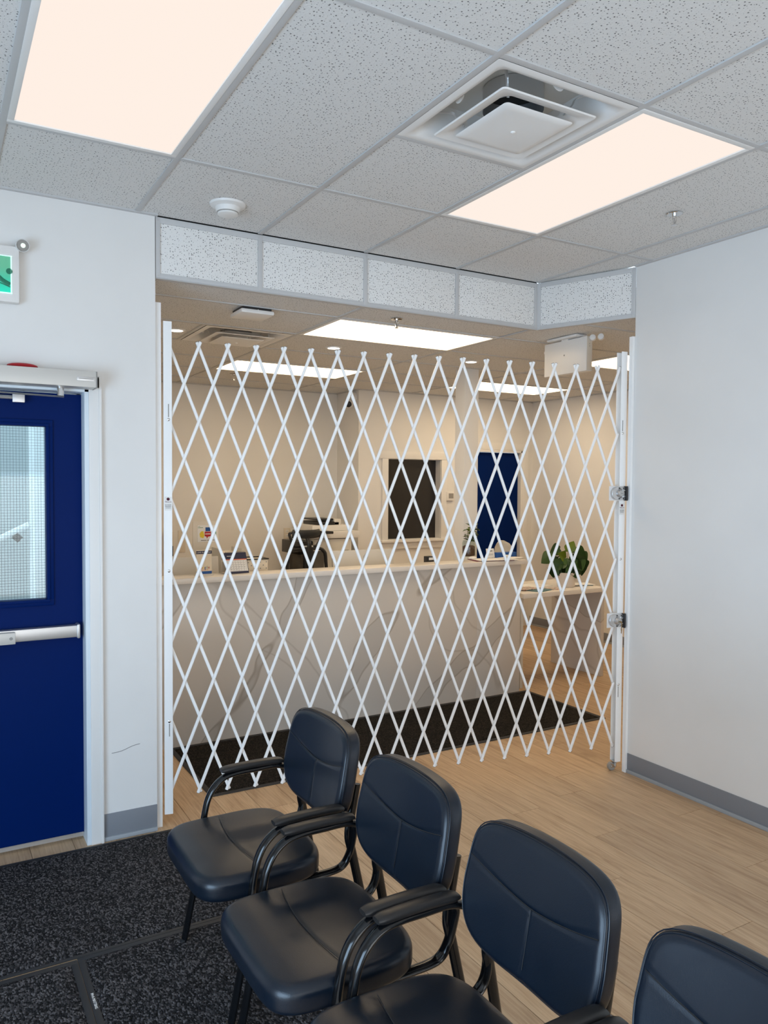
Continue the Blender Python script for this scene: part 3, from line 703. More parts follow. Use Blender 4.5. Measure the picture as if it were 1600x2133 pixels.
# ------------------------------------------------------------------ GATE
P0 = Vector((-1.064, .75, 0)); P1 = Vector((1.41, .20, 0)); gd = (P1-P0).normalized(); gang = math.atan2(gd.y, gd.x)
gt = thing('folding_security_gate', P0, 'white folding scissor security gate drawn across the opening in front of the reception', 'security gate', rot=(0, 0, gang))
PT, PZ, ZBOT, S0 = .1403, .3657, .158, .147
def node(c, k): return (S0 + c*PT, ZBOT + k*PZ)
BW, BT = .0074, .0045
gate_bar_cache = {}
def bar(m_, sgn):
    # node (c, k) with c = m + k (rising right) or c = m - k (rising left); columns -1..17, rows 0..6
    ks = [k for k in range(0, 7) if -1 <= (m_ + sgn*k) <= 17]
    if len(ks) < 2: return
    # rows may be cut half way only at the posts
    k0, k1 = ks[0], ks[-1]
    a = Vector((S0+(m_+sgn*k0)*PT, 0, ZBOT+k0*PZ)); b = Vector((S0+(m_+sgn*k1)*PT, 0, ZBOT+k1*PZ))
    d = (b-a).normalized(); free_a = k0 == 0; free_b = k1 == 6
    if free_a: a = a - d*.021
    if free_b: b = b + d*.024
    y = -.0055 if sgn > 0 else .0055
    ln = (b-a).length; key = (round(ln, 4), sgn, free_a, free_b)
    if key not in gate_bar_cache:
        q = MB(); pr = [(-BW, BT*.9), (-BW, -BT*.4), (-BW*.55, -BT), (BW*.55, -BT), (BW, -BT*.4), (BW, BT*.9), (BW*.8, BT*.9), (BW*.8, -BT*.1), (-BW*.8, -BT*.1), (-BW*.8, BT*.9)]
        q.prism(pr, 0, ln)
        gate_bar_cache[key] = q.mesh('lattice_bar', M['steel_w'])
    rot = Matrix(((d.z*1.0, 0, d.x), (0, 1, 0), (-d.x, 0, d.z)))   # local z -> d, local x -> in-plane normal
    o = link('lattice_bar', gate_bar_cache[key], gt); o.matrix_local = Matrix.Translation((a.x, y, a.z)) @ rot.to_4x4()
    for fr_, zz in ((free_a, -.0005), (free_b, ln+.0005)):
        if fr_:
            if 'cap' not in gate_bar_cache: gate_bar_cache['cap'] = MB().box(-BW*.92, BW*.92, -BT*.8, BT*.8, -.0012, .0012).mesh('end_cap', M['capm'])
            link('end_cap', gate_bar_cache['cap'], o, (0, 0, zz))
for m_ in range(-6, 17): bar(m_, 1)
for m_ in range(0, 24): bar(m_, -1)
# rivets joined as one part (over 300 tiny heads)
q = MB()
for k in range(0, 13):
    for c in range(-1, 18):
        s = S0 + c*PT + (0 if k % 2 == 0 else PT/2); zz = ZBOT + k*PZ/2
        if s < -.01 or s > 2.54: continue
        q.cyl((s, -.0115, zz), (s, .0105, zz), .0026, n=6)
o = q.build('rivet', M['steel_w'], gt, smooth=False); o['kind'] = 'stuff'
# posts (channels)
z0, z1 = .053, 2.462
ps = MB().box(-.022, .018, -.022, -.019, z0, z1, .0008).box(-.022, -.019, -.020, .020, z0, z1).box(-.022, .018, .018, .021, z0, z1, .0008).build('post', M['steel_w'], gt)
pr_ = MB().box(2.538, 2.577, -.022, -.019, z0, z1, .0008).box(2.574, 2.577, -.02, .024, z0, z1).box(2.536, 2.577, .022, .025, z0, z1, .0008).build('post', M['steel_w'], gt)
for k, (zz, sl) in enumerate(((1.990, 1), (1.255, 0), (.515, -1))):
    for s in (.002, 2.552):
        b_ = MB().lathe((s, -.022, zz), [(.0075, .0), (.007, .003), (.003, .005), (.001, .0052)], 12, (0, -1, 0)).build('bolt', M['chrome'], gt)
        if sl: MB().box(s-.0022, s+.0022, -.0228, -.0215, *sorted((zz+sl*.012, zz+sl*.075))).build('slot', M['greyp'], gt, smooth=False)
# caster
cs = MB().box(2.535, 2.577, -.02, .022, .051, .055).cyl((2.553, 0, .04), (2.553, 0, .056), .009, n=12).box(2.520, 2.556, -.012, -.009, .018, .048, .001).box(2.520, 2.556, .009, .012, .018, .048, .001).box(2.530, 2.560, -.012, .012, .044, .048).build('caster', M['chrome'], gt)
MB().cyl((2.528, -.009, .0245), (2.528, .009, .0245), .0235, n=24).build('wheel', M['greyp'], cs)
MB().cyl((2.528, -.0145, .0245), (2.528, .0145, .0245), .005, n=10).build('axle', M['chrome'], cs)
# locks
for zz, key in ((1.640, False), (.897, True)):
    lk = MB().box(2.466, 2.570, -.026, -.0225, zz-.042, zz+.042).build('lock', M['white'], gt, smooth=False)
    q = MB(); q.box(2.515, 2.560, -.044, -.026, zz-.038, zz+.038, .002)
    q.lathe((2.512, -.026, zz), [(.038, 0), (.038, .016), (.036, .018), (.002, .018)], 32, (0, -1, 0)); q.build('lock_case', M['alu'], lk)
    MB().lathe((2.522, -.044, zz), [(.022, 0), (.019, .008), (.017, .024), (.015, .026), (.002, .026)], 28, (0, -1, 0)).build('cylinder', M['alu'], lk)
    MB().lathe((2.522, -.0695, zz), [(.011, 0), (.011, .001), (.008, .001), (.008, .0), (.002, .0)], 24, (0, -1, 0)).build('cylinder_face', M['greyp'], lk)
    MB().box(2.522-.005, 2.522+.005, -.0712, -.070, zz-.0014, zz+.0014).build('keyway', M['ink'], lk)
    for sx, sz in ((2.522, .031), (2.522, -.031), (2.550, .030), (2.550, -.030)):
        MB().cyl((sx, -.0465, zz+sz), (sx, -.043, zz+sz), .0034, n=10).build('screw', M['ink'], lk)
    for sz in (.016, -.016): MB().cyl((2.548, -.047, zz+sz), (2.570, -.047, zz+sz), .0045, n=10).build('strike_pin', M['chrome'], lk)
    MB().box(2.561, 2.571, -.058, -.030, zz-.042, zz+.042, .002).build('strike', M['darkm'], lk)
    if key:
        MB().box(2.5213, 2.5227, -.090, -.070, zz-.006, zz+.004, .0003).lathe((2.522, -.090, zz-.012), [(.011, -.001), (.0115, 0), (.011, .001)], 16, (1, -.4, 0)).build('key', M['brass'], lk)
        MB().tube([(2.522, -.090, zz-.020), (2.522, -.088, zz-.045), (2.523, -.086, zz-.066)], .004, .001, 8, (0, 1, 0)).lathe((2.522, -.088, zz-.044), [(.009, -.001), (.0095, 0), (.009, .001)], 16, (1, -.3, 0)).build('key', M['brass'], lk)
# stickers
def sticker(s, z, yy=-.0222):
    st_ = MB().box(s-.0165, s+.0165, yy-.0004, yy, z-.033, z+.034).build('sticker', M['white'], gt, smooth=False)
    MB().lathe((s, yy-.0006, z+.022), [(.0001, 0), (.0075, 0)], 16, (0, -1, 0)).build('emblem', M['maroon'], st_)
    rr = (math.radians(90), 0, 0)
    text('lettering', 'TINCO', .010, M['maroon'], st_, (s, yy-.0008, z+.008), rr, .0002)
    text('lettering', '800-788-8880', .0052, M['ink'], st_, (s, yy-.0008, z-.006), rr, .0002)
    MB().box(s-.014, s+.014, yy-.0007, yy-.0003, z-.0140, z-.0115).build('printed_line', M['inkg'], st_, smooth=False)
    MB().box(s-.013, s+.013, yy-.0007, yy-.0003, z-.0215, z-.0195).build('printed_line', M['inkg'], st_, smooth=False)
sticker(-.001, 1.583); sticker(2.556, 1.548)
# wall angles the gate hangs from
ja = tag(MB().box(-1.137, -1.103, .722, .728, 0, 2.545, .001).box(-1.137, -1.131, .722, .79, 0, 2.545).build('mounting_angle', M['steel_w']), 'tall white steel angle fixed to the end of the left wall beside the gate post', 'steel angle')
for zz in (2.0, 1.25, .51): MB().cyl((-1.108, .735, zz-.06), (-1.108, .735, zz+.06), .006, n=10).build('hinge', M['steel_w'], ja)
jb = tag(MB().box(1.442, 1.470, .1285, .1335, 0, 2.545).box(1.444, 1.449, .1335, .155, 0, 2.545).build('mounting_angle', M['steel_w']), 'tall white steel angle fixed to the end of the right wall beside the locks', 'steel angle')

# ------------------------------------------------------------------ hanging exit sign (back face)
hs = thing('exit_sign', (1.62, .86, ZB), 'blank back of a white exit sign hanging from the lower ceiling by two lamp heads', 'exit sign')
MB().box(-.05, .05, -.14, .14, -.016, .0, .004).box(-.02, .02, -.03, .03, -.03, -.01).build('canopy', M['white'], hs)
MB().box(-.022, .03, -.205, .195, -.245, -.022, .006).build('housing', M['white'], hs)
MB().box(-.018, .026, -.2056, -.204, -.24, -.027, .002).build('side_cap', M['clip'], hs)
MB().cyl((-.0235, .0, -.12), (-.021, .0, -.12), .0055, n=12).build('screw', M['greyp'], hs)
MB().cyl((.004, -.206, -.07), (.004, -.2048, -.07), .003, n=8).cyl((.004, -.206, -.085), (.004, -.2048, -.085), .003, n=8).build('side_screw', M['greyp'], hs)
for sx in (0, .045): MB().lathe((.012+sx*.5, -.225-sx*1.1, -.035), [(.012, -.016), (.020, -.012), (.022, .006), (.018, .015), (.003, .018)], 20, (-.6, -.5, .1)).build('lamp_head', M['white'], hs)
MB().lathe((.0, .200, -.075), [(.002, -.012), (.014, -.008), (.014, .008), (.002, .012)], 16, (0, 1, 0)).build('lamp_head', M['white'], hs)

# ------------------------------------------------------------------ CHAIRS
def cushion(outline, T, R, to3d, groove=None, dome=.0, nth=112, nr=34, edge_in=.0, under=.6):
    """rounded cushion: outline(theta)->(a,b); to3d(a,b,h) places it"""
    q = MB(); rows = []
    ths = [2*math.pi*i/nth for i in range(nth)]
    O = [outline(t_) for t_ in ths]
    ca = sum(o_[0] for o_ in O)/nth; cb_ = sum(o_[1] for o_ in O)/nth
    def ringv(fr, off, h):
        row = []
        for (a, b) in O:
            da, db = a-ca, b-cb_; ln = math.hypot(da, db); k_ = fr + off/ln
            aa, bb = ca+da*k_, cb_+db*k_
            hh = h + (dome*(1-fr**2.2) if h > 0 else 0)
            if groove and h > T*.5: hh -= groove(aa, bb)
            row.append(q.bm.verts.new(to3d(aa, bb, hh)))
        return row
    cen = q.bm.verts.new(to3d(ca, cb_, T+dome-(groove(ca, cb_) if groove else 0)))
    for i in range(1, nr+1): rows.append(ringv(i/nr*.999, -R*(i/nr), T))
    for k in range(1, 7):
        an = k/6*math.pi/2; rows.append(ringv(1, -R+R*math.sin(an), T-R+R*math.cos(an) if k < 6 else T-R))
    for k in range(1, 4): rows.append(ringv(1, 0.0, (T-R)-(T-R-R*under)*k/3))
    for k in range(1, 5):
        an = k/4*math.pi/2; rows.append(ringv(1, -R*under+R*under*math.cos(an), R*under-R*under*math.sin(an)-1e-5))
    rows.append(ringv(.5, 0, -1e-5))
    n_ = nth
    for i in range(n_): q.bm.faces.new((cen, rows[0][i], rows[0][(i+1) % n_]))
    for A, B in zip(rows[:-1], rows[1:]):
        for i in range(n_): q.bm.faces.new((A[i], B[i], B[(i+1) % n_], A[(i+1) % n_]))
    q.bm.faces.new(rows[-1])
    return q
def gauss(d, s): return math.exp(-(d/s)**2)
def seat_outline(t_):
    c, s = math.cos(t_), math.sin(t_); n_ = 5.5 if c < 0 else 4.2
    r = (abs(c)**n_ + abs(s)**n_)**(-1/n_)
    a = -.058 + r*c*.222; b = r*s*.250
    b *= 1 - .03*max(0, a)/.16 - .03*max(0, -(a+.12))/.18
    return a, b
def seat_groove(a, b):
    xs_ = -.085 - .035*math.cos(b/.25*math.pi*.5) + .02   # seam across the seat
    g_ = .0018*gauss(a-xs_, .0055) if abs(b) < .215 else 0
    return g_ + .005*gauss(math.hypot((a+.02)/.14, b/.17), 1)
def seat3(a, b, h):
    z = .385 + h - .10*max(0, -(a+.20))**1.3*(1 if h > .03 else .25)
    return Vector((a, b, z))
BH = .158
def back_outline(t_):
    c, s = math.cos(t_), math.sin(t_); n_ = 6.0 if s > 0 else 4.0
    r = (abs(c)**n_ + abs(s)**n_)**(-1/n_)
    a = r*c*.242; b = r*s*BH
    a *= 1 - .05*max(0, b)/BH - .10*(max(0, -b)/BH)**2
    if s > 0: b += .011*(1-(a/.242)**2)
    return a, b
def crease(a): return .068 - .048*(1-min(1, abs(a)/.232)**1.7)
def back_groove(a, b):
    g_ = .0034*gauss(b-crease(a), .0042) if abs(a) < .224 else 0
    if b < crease(a): g_ += .0018*gauss(a, .0045)
    return g_
def back3(a, b, h):
    # face tilts back; slight wrap so the edges come forward
    z = .671 + b*.98; x = .282 - h + .2*(b*.98) - .022*(a/.222)**2
    return Vector((x, a, z))
def make_chair():
    ch = thing('waiting_chair', (-1.09, -.54, 0), 'black', 'chair', 'black waiting chairs in a row')
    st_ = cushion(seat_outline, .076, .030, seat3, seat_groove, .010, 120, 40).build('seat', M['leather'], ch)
    for p in st_.data.polygons: p.use_smooth = True
    pts = []
    for i in range(97):
        a, b = seat_outline(2*math.pi*i/96); k_ = 1-.004/math.hypot(a+.064, b)
        pts.append(seat3(-.064+(a+.064)*k_, b*k_, .052) )
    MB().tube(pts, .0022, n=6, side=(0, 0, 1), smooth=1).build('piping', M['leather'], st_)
    pts = []
    for i in range(33):
        b = -.205 + .41*i/32; a = -.085 - .035*math.cos(b/.25*math.pi*.5) + .02
        fr_ = ((abs(a+.058)/.222)**3.3 + (abs(b)/.250)**3.3)**(1/3.3)
        pts.append(seat3(a, b, .078 + .010*(1-fr_**2.2) - seat_groove(a, b) + .0006))
    MB().tube(pts, .0011, n=5, side=(0, 0, 1), smooth=1).build('seam', M['black'], st_)
    MB().box(-.22, .08, -.17, .17, .370, .386, .004).build('seat_pan', M['black'], ch)
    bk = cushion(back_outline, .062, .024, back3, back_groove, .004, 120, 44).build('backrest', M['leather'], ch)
    for p in bk.data.polygons: p.use_smooth = True
    for hh, io in ((.0455, .002), (.052, -.004)):
        pts = []
        for i in range(97):
            a, b = back_outline(2*math.pi*i/96); k_ = 1+(io)/math.hypot(a, b); pts.append(back3(a*k_, b*k_, hh))
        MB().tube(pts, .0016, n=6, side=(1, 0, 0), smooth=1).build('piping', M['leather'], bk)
    # stitched creases as thin welts
    pts = [back3(a/100*.222, crease(a/100*.222), .0605+.0035*(1-(a/100)**2)) for a in range(-100, 101, 8)]
    MB().tube(pts, .0013, n=5, side=(0, 0, 1), smooth=1).build('seam', M['black'], bk)
    pts = [back3(0, crease(0) - i*.0155, .0642-.0012*i/10) for i in range(10)]
    MB().tube(pts, .0010, n=5, side=(0, 1, 0), smooth=1).build('seam', M['black'], bk)
    for sg in (-1, 1):
        q = MB().tube([(-.190, sg*.259, .003), (-.151, sg*.258, .20), (-.116, sg*.258, .44), (-.092, sg*.258, .530), (-.046, sg*.258, .580), (.01, sg*.258, .594), (.09, sg*.258, .595), (.17, sg*.256, .595), (.225, sg*.248, .575), (.256, sg*.228, .53), (.258, sg*.212, .47), (.250, sg*.203, .42), (.228, sg*.200, .385), (.19, sg*.198, .372), (.10, sg*.196, .370), (-.05, sg*.196, .370)], .0172, .0110, 14, (0, 1, 0), 5)
        q.build('arm_tube', M['tube'], ch)
        MB().tube([(.280, sg*.197, .655), (.266, sg*.197, .58), (.249, sg*.2, .49), (.262, sg*.203, .42), (.305, sg*.212, .22), (.352, sg*.225, .010)], .0115, .0160, 12, (0, 1, 0), 5).build('rear_leg', M['tube'], ch)
        MB().cyl((-.1905, sg*.259, .0), (-.188, sg*.259, .014), .0165, .0165, 14).build('foot_cap', M['black'], ch)
        MB().cyl((.353, sg*.225, .0), (.350, sg*.225, .014), .0145, .0145, 14).build('foot_cap', M['black'], ch)
        # arm pad
        q = MB(); n_ = 20; rows = []
        for i in range(n_+1):
            t_ = i/n_; u_ = -.050 + .245*t_; e_ = min(1, math.sqrt(max(0, 1-(1-min(t_, 1-t_)/.10)**2)) if min(t_, 1-t_) < .10 else 1)
            e_ = max(e_, .55); row = []
            for k in range(16):
                an = 2*math.pi*k/16; cw, sw_ = math.cos(an), math.sin(an); n2 = 3.2
                rr = (abs(cw)**n2+abs(sw_)**n2)**(-1/n2)
                row.append(q.bm.verts.new((u_, sg*.258+rr*cw*.0210*(.55+.45*e_),   .612+.004*math.sin(math.pi*t_)+rr*sw_*.0115*e_)))
            rows.append(row)
        for A, B in zip(rows[:-1], rows[1:]):
            for k in range(16): q.bm.faces.new((A[k], A[(k+1) % 16], B[(k+1) % 16], B[k]))
        q.bm.faces.new(rows[0]); q.bm.faces.new(rows[-1]); o = q.build('arm_pad', M['pad'], ch)
        for p in o.data.polygons: p.use_smooth = True
    MB().tube([(-.02, -.20, .362), (-.02, .20, .362)], .009, n=10, smooth=1).tube([(.14, -.20, .362), (.14, .20, .362)], .009, n=10, smooth=1).build('cross_bar', M['tube'], ch)
    MB().tube([(.272, -.18, .60), (.272, .18, .60)], .012, .006, 10, (0, 0, 1), 1).build('back_bracket', M['tube'], ch)
    return ch
c1 = make_chair()
labels = ['black padded armchair farthest along the row, in front of the gate', 'black padded armchair second from the gate, between two others', 'black padded armchair third from the gate, in the middle foreground', 'black padded armchair at the bottom right corner, only its back in view']
c1['label'] = labels[0]
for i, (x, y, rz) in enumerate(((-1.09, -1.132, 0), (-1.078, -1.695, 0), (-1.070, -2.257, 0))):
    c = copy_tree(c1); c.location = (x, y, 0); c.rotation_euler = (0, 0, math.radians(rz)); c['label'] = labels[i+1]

# ------------------------------------------------------------------ ITEMS ON / BEHIND THE COUNTER
SH = 1.080
RX = math.radians(90)
# review card in stand
cd = thing('review_card', (-.525, 1.93, SH), 'small upright card with a navy header and a search engine logo on the counter', 'card', rot=(0, 0, math.radians(4)))
MB().box(-.053, .053, -.004, .004, .004, .165, .001).build('card', M['cream'], cd, smooth=False)
MB().box(-.056, .056, -.03, .035, 0, .004, .001).build('base', M['offw'], cd)
MB().box(-.053, .053, -.0048, -.0038, .140, .160).build('header_band', M['navy'], cd, smooth=False)
MB().box(-.053, .053, -.0048, -.0038, .008, .026).build('footer_band', M['blueprint'], cd, smooth=False)
text('header_text', 'LOVE OUR CLINIC', .0118, M['paper'], cd, (0, -.0053, .150), (RX, 0, 0))
for i, (chh, mm) in enumerate(zip('Google', ('blueprint', 'red', 'yellow', 'blueprint', 'green', 'red'))):
    text('logo_letter', chh, .026, M[mm], cd, (-.0285+i*.0122, -.0046, .050), (RX, 0, 0))
for i in range(5):
    st5 = MB(); st5.prism([((.0042 if k % 2 == 0 else .0018)*math.sin(k*math.pi/5), (.0042 if k % 2 == 0 else .0018)*math.cos(k*math.pi/5)) for k in range(10)], 0, .0006, Matrix.Translation((-.024+i*.012, -.0042, .034)) @ Matrix.Rotation(RX, 4, 'X')).build('star', M['orange'], cd, smooth=False)
# flyer stand
fs = thing('flyer_board', (-.325, 2.56, .745), 'tall pale board with a colourful flyer behind the upright card', 'display board')
MB().box(-.09, .105, -.004, .006, 0, .655, .002).build('board', M['clip'], fs)
MB().box(-.09, .10, -.01, .08, 0, .004).build('foot', M['clip'], fs, smooth=False)
fy = MB().box(-.055, .097, -.006, -.004, .505, .628).build('flyer', M['paper'], fs, smooth=False)
MB().prism([(-.036, .540), (-.012, .532), (-.004, .552), (-.012, .585), (-.030, .582), (-.040, .565)], .0062, .007, Matrix.Rotation(RX, 4, 'X')).build('yellow_shape', M['yellow'], fy, smooth=False)
MB().box(.004, .040, -.007, -.006, .583, .612).build('blue_shape', M['blueprint'], fy, smooth=False)
MB().prism([(-.002, .548), (.012, .542), (.014, .528), (.024, .543), (.045, .546), (.045, .580), (-.002, .580)], .0062, .0072, Matrix.Rotation(RX, 4, 'X')).build('red_shape', M['red'], fy, smooth=False)
MB().box(.060, .084, -.007, -.006, .555, .588).build('green_shape', M['green'], fy, smooth=False)
MB().box(-.030, .012, -.0066, -.0058, .515, .519).box(.016, .075, -.0066, -.0058, .515, .519).build('caption', M['inkg'], fy, smooth=False)
MB().tube([(-.046, -.0062, .606), (-.050, -.0062, .612), (-.044, -.0062, .618), (-.036, -.0062, .619)], .0012, .0006, 6, (0, 0, 1)).box(-.044, -.014, -.0066, -.0058, .609, .6125).build('brand_mark', M['green'], fy, smooth=False)
MB().box(.002, .041, -.0078, -.0070, .560, .566).build('caption', M['paper'], fy, smooth=False)
# laptops / monitors
def monitor(name, x, y, w_, z0, z1, label, rot=0, logo=None):
    t = thing(name, (x, y, .745), label, 'computer', rot=(0, 0, rot))
    MB().box(-w_/2, w_/2, -.006, .008, z0-.745, z1-.745, .004, Matrix.Rotation(math.radians(-6), 4, 'X')).build('screen_back', M['silver'], t)
    MB().box(-w_/2, w_/2, .0085, .011, z0-.740, z1-.750, 0, Matrix.Rotation(math.radians(-6), 4, 'X')).build('screen', M['black'], t, smooth=False)
    MB().box(-.03, .03, .03, .055, .0, z0-.745+.10, .004).build('stand', M['greyp'], t)
    MB().box(-.12, .12, -.04, .14, 0, .012, .004).build('base', M['greyp'], t)
    if logo:
        q = MB().tube([(.033*math.cos(a_)*1, -.0075, logo[1]+.017*math.sin(a_)*1.0) for a_ in [2*math.pi*i/24 for i in range(25)]], .0012, n=5, smooth=1)
        q = MB(); rr = .019
        q.tube([(rr*math.cos(a_)+logo[0], 0, rr*math.sin(a_)) for a_ in [2*math.pi*i/24 for i in range(25)]], .0012, .0008, 6, (0, 1, 0), 1)
        q.build('logo_ring', M['greyp'], t, loc=(0, -.0075+math.sin(math.radians(6))*logo[1]*1.0, logo[1]))
        text('logo', 'DELL', .0135, M['greyp'], t, (logo[0], -.009+math.sin(math.radians(6))*logo[1], logo[1]), (math.radians(84), 0, 0))
    return t
monitor('computer_monitor', -.50, 2.22, .36, .94, 1.172, 'flat silver monitor back at the left end of the counter beside the gate post')
monitor('computer_monitor', .905, 2.33, .55, .86, 1.163, 'wide silver monitor back with a round logo right of the mesh office chair', 0, (.015, .358))
# paper tray
pt = thing('letter_tray', (-.215, 2.38, .745), 'clear stacked letter tray with papers behind the desk calendar', 'letter tray')
for k in range(4): MB().box(-.075, .075, -.1, .12, .30+k*.045, .304+k*.045, .001).build('shelf', M['clip'], pt)
MB().box(-.078, -.074, -.1, .12, 0, .47).box(.074, .078, -.1, .12, 0, .47).build('side', M['offw'], pt, smooth=False)
MB().box(-.06, .06, -.09, .1, .349, .362).box(-.06, .06, -.09, .1, .394, .402).build('paper', M['paper'], pt, smooth=False)
# calendar
cl = thing('desk_calendar', (-.30, 1.965, SH), 'tented desk calendar with a navy top and a printed month grid', 'calendar', rot=(0, 0, math.radians(3)))
tilt = Matrix.Rotation(math.radians(-24), 4, 'X')
MB().box(-.078, .078, -.0015, .0015, 0, .150, 0, Matrix.Translation((0, -.055, .002)) @ tilt).build('front_board', M['navy'], cl, smooth=False)
MB().box(-.078, .078, -.0015, .0015, 0, .150, 0, Matrix.Translation((0, .065, .002)) @ Matrix.Rotation(math.radians(24), 4, 'X')).build('rear_board', M['clip'], cl, smooth=False)
pg = MB().box(-.074, .074, -.0025, -.0015, .014, .145, 0, Matrix.Translation((0, -.055, .002)) @ tilt).build('page', M['paper'], cl, smooth=False)
TT = Matrix.Translation((0, -.055, .002)) @ tilt
MB().box(-.074, .074, -.0032, -.0024, .100, .145, 0, TT).build('header_band', M['navy'], pg, smooth=False)
MB().box(-.074, .074, -.0032, -.0024, .094, .100, 0, TT).build('red_stripe', M['orange'], pg, smooth=False)
q = MB()
for i in range(8): q.box(-.0665+i*.019-.0003, -.0665+i*.019+.0003, -.0032, -.0024, .018, .090, 0, TT)
for i in range(6): q.box(-.0665, .0665, -.0032, -.0024, .018+i*.0144-.0003, .018+i*.0144+.0003, 0, TT)
q.build('grid_lines', M['inkg'], pg, smooth=False)
for r in range(5):
    for c_ in range(7):
        nday = r*7+c_-1
        if 1 <= nday <= 30:
            p = TT @ Vector((-.0665+c_*.019+.0055, -.0035, .018+(4-r)*.0144+.0105)); text('day_number', str(nday), .0062, M['ink'], pg, p, (math.radians(90-24), 0, 0), .0001)
MB().box(-.062, -.020, -.0038, -.0030, .120, .1235, 0, TT).build('header_text', M['paper'], pg, smooth=False)
q = MB()
for i in range(14):
    q.tube([(-.065+i*.01, -.004*math.cos(a_)+.004, .139+.006*math.sin(a_)) for a_ in [2*math.pi*k/8 for k in range(9)]], .0008, n=4, smooth=1)
o = q.build('wire_binding', M['darkm'], cl)
# storage box
sb = thing('storage_box', (-.095, 2.15, .745), 'cream dotted fabric box with a black rim behind the calendar', 'storage box')
MB().box(-.085, .075, -.075, .09, 0, .405, .006).build('box', M['cream'], sb)
q = MB().tube([(-.085, -.077, .41), (.077, -.077, .41), (.077, .09, .41), (-.085, .09, .41), (-.085, -.077, .41)], .005, n=6, smooth=1).build('rim', M['black'], sb)
q = MB()
for i in range(7):
    for j in range(5):
        if (i+j) % 2 == 0: q.cyl((-.07+i*.022, -.0765, .30+j*.022), (-.07+i*.022, -.0752, .30+j*.022), .0045, n=8)
q.build('dots', M['greyp'], sb, smooth=False)
# cable tray phone near left edge
# small black clip box on counter
bc = thing('card_reader', (1.325, 2.06, .745), 'small black card reader standing behind the counter edge', 'card reader')
MB().box(-.03, .03, -.03, .03, 0, .373, .004).build('body', M['black'], bc); MB().box(-.02, .022, -.0315, -.0298, .345, .365, .001).build('display', M['white'], bc)
# papers & clipboard at the right end
cp = thing('clipboard', (1.82, 1.90, SH), 'dark clipboard with a loose white sheet at the right end of the counter', 'clipboard', rot=(0, 0, math.radians(-12)))
MB().box(-.17, .16, -.09, .09, .0008, .005, .001).build('board', M['maroon'], cp)
MB().box(-.155, .20, -.10, .082, .006, .009, .0005, Matrix.Rotation(math.radians(4), 4, 'Z')).build('paper', M['paper'], cp, smooth=False)
tag(MB().box(-.09, .13, -.06, .06, 0, .004, 0).build('loose_papers', M['paper'], loc=(1.98, 1.88, SH+.0005+.010), rot=(0, 0, .3), smooth=False), 'loose white sheets lying beside the clipboard at the counter end', 'papers')
nc = tag(MB().box(-.040, .040, -.0015, .0015, 0, .075, 0, Matrix.Rotation(math.radians(-12), 4, 'X')).build('note_card', M['paper'], loc=(1.865, 1.965, SH+.012), smooth=False), 'small white printed note card leaning in front of the jar plant', 'card')
MB().box(-.030, -.010, -.0035, -.0012, .052, .057, 0, Matrix.Rotation(math.radians(-12), 4, 'X')).box(-.006, .020, -.0035, -.0012, .052, .057, 0, Matrix.Rotation(math.radians(-12), 4, 'X')).build('printed_line', M['ink'], nc, smooth=False)
MB().box(-.030, .030, .0025, .0035, .030, .0315).box(-.030, .022, .0015, .0025, .022, .0235).build('printed_line', M['inkg'], nc, smooth=False)
bx = thing('tissue_box', (2.02, 1.975, SH), 'low blue box beside the papers at the right end of the counter', 'box')
MB().box(-.105, .09, -.035, .02, .0, .052, .003).build('box', M['blueprint'], bx); MB().box(-.108, .093, -.038, .023, .0, .008, .001).build('lid', M['white'], bx)
mo = tag(MB().sph((0, 0, .014), .03, (1.3, .8, .48)).build('crumpled_tissue', M['paper'], loc=(1.70, 1.99, SH)), 'crumpled white tissue left of the jar plant on the counter', 'tissue')
mo2 = tag(MB().sph((0, 0, .012), .026, (1.4, .8, .48)).build('stapler', M['offw'], loc=(1.955, 1.87, SH+.016)), 'small pale rounded stapler lying on the papers', 'stapler')
# jar plant behind counter right
jp = thing('jar_plant', (1.80, 2.18, .745), 'small leafy plant growing in a glass jar of brown chips on the counter end', 'plant')
MB().box(-.06, .035, -.06, .06, 0, .345, .004).build('riser', M['offw'], jp)
MB().lathe((0, 0, .346), [(.052, 0), (.056, .01), (.056, .11), (.050, .125), (.052, .13), (.049, .13), (.047, .124), (.053, .108), (.053, .012), (.01, .004)], 28).build('jar', M['jar'], jp)
MB().lathe((0, 0, .351), [(.049, 0), (.051, .01), (.051, .075), (.035, .083), (.005, .086)], 20).build('bark_chips', M['brownsoil'], jp)
def leafmesh(L_, W_, m, bend=.3, heart=True):
    q = MB(); n_ = 8; rows = []
    for i in range(n_+1):
        t_ = i/n_
        wd = W_*(math.sin(math.pi*min(1, t_**.62))**.8)*(1-.25*t_) if heart else W_*math.sin(math.pi*t_)
        if i == n_: wd = .0005
        if i == 0: wd = W_*.28 if heart else .0008
        zc = -bend*L_*t_*t_
        rows.append([q.bm.verts.new((t_*L_ - (.10*L_*abs(k)/2 if (heart and i == 0) else 0), wd*k/2, zc+abs(k)*.12*wd)) for k in (-2, -1, 0, 1, 2)])
    for A, B in zip(rows[:-1], rows[1:]):
        for k in range(4): q.bm.faces.new((A[k], A[k+1], B[k+1], B[k]))
    r = bmesh.ops.solidify(q.bm, geom=list(q.bm.faces), thickness=.0007)
    me = q.mesh('leaf', m)
    for p in me.polygons: p.use_smooth = True
    return me
rl = random.Random(3)
sm_leaf = leafmesh(.046, .017, M['leafd'], .3, False); sm_leaf2 = leafmesh(.040, .016, M['leafl'], .3, False)
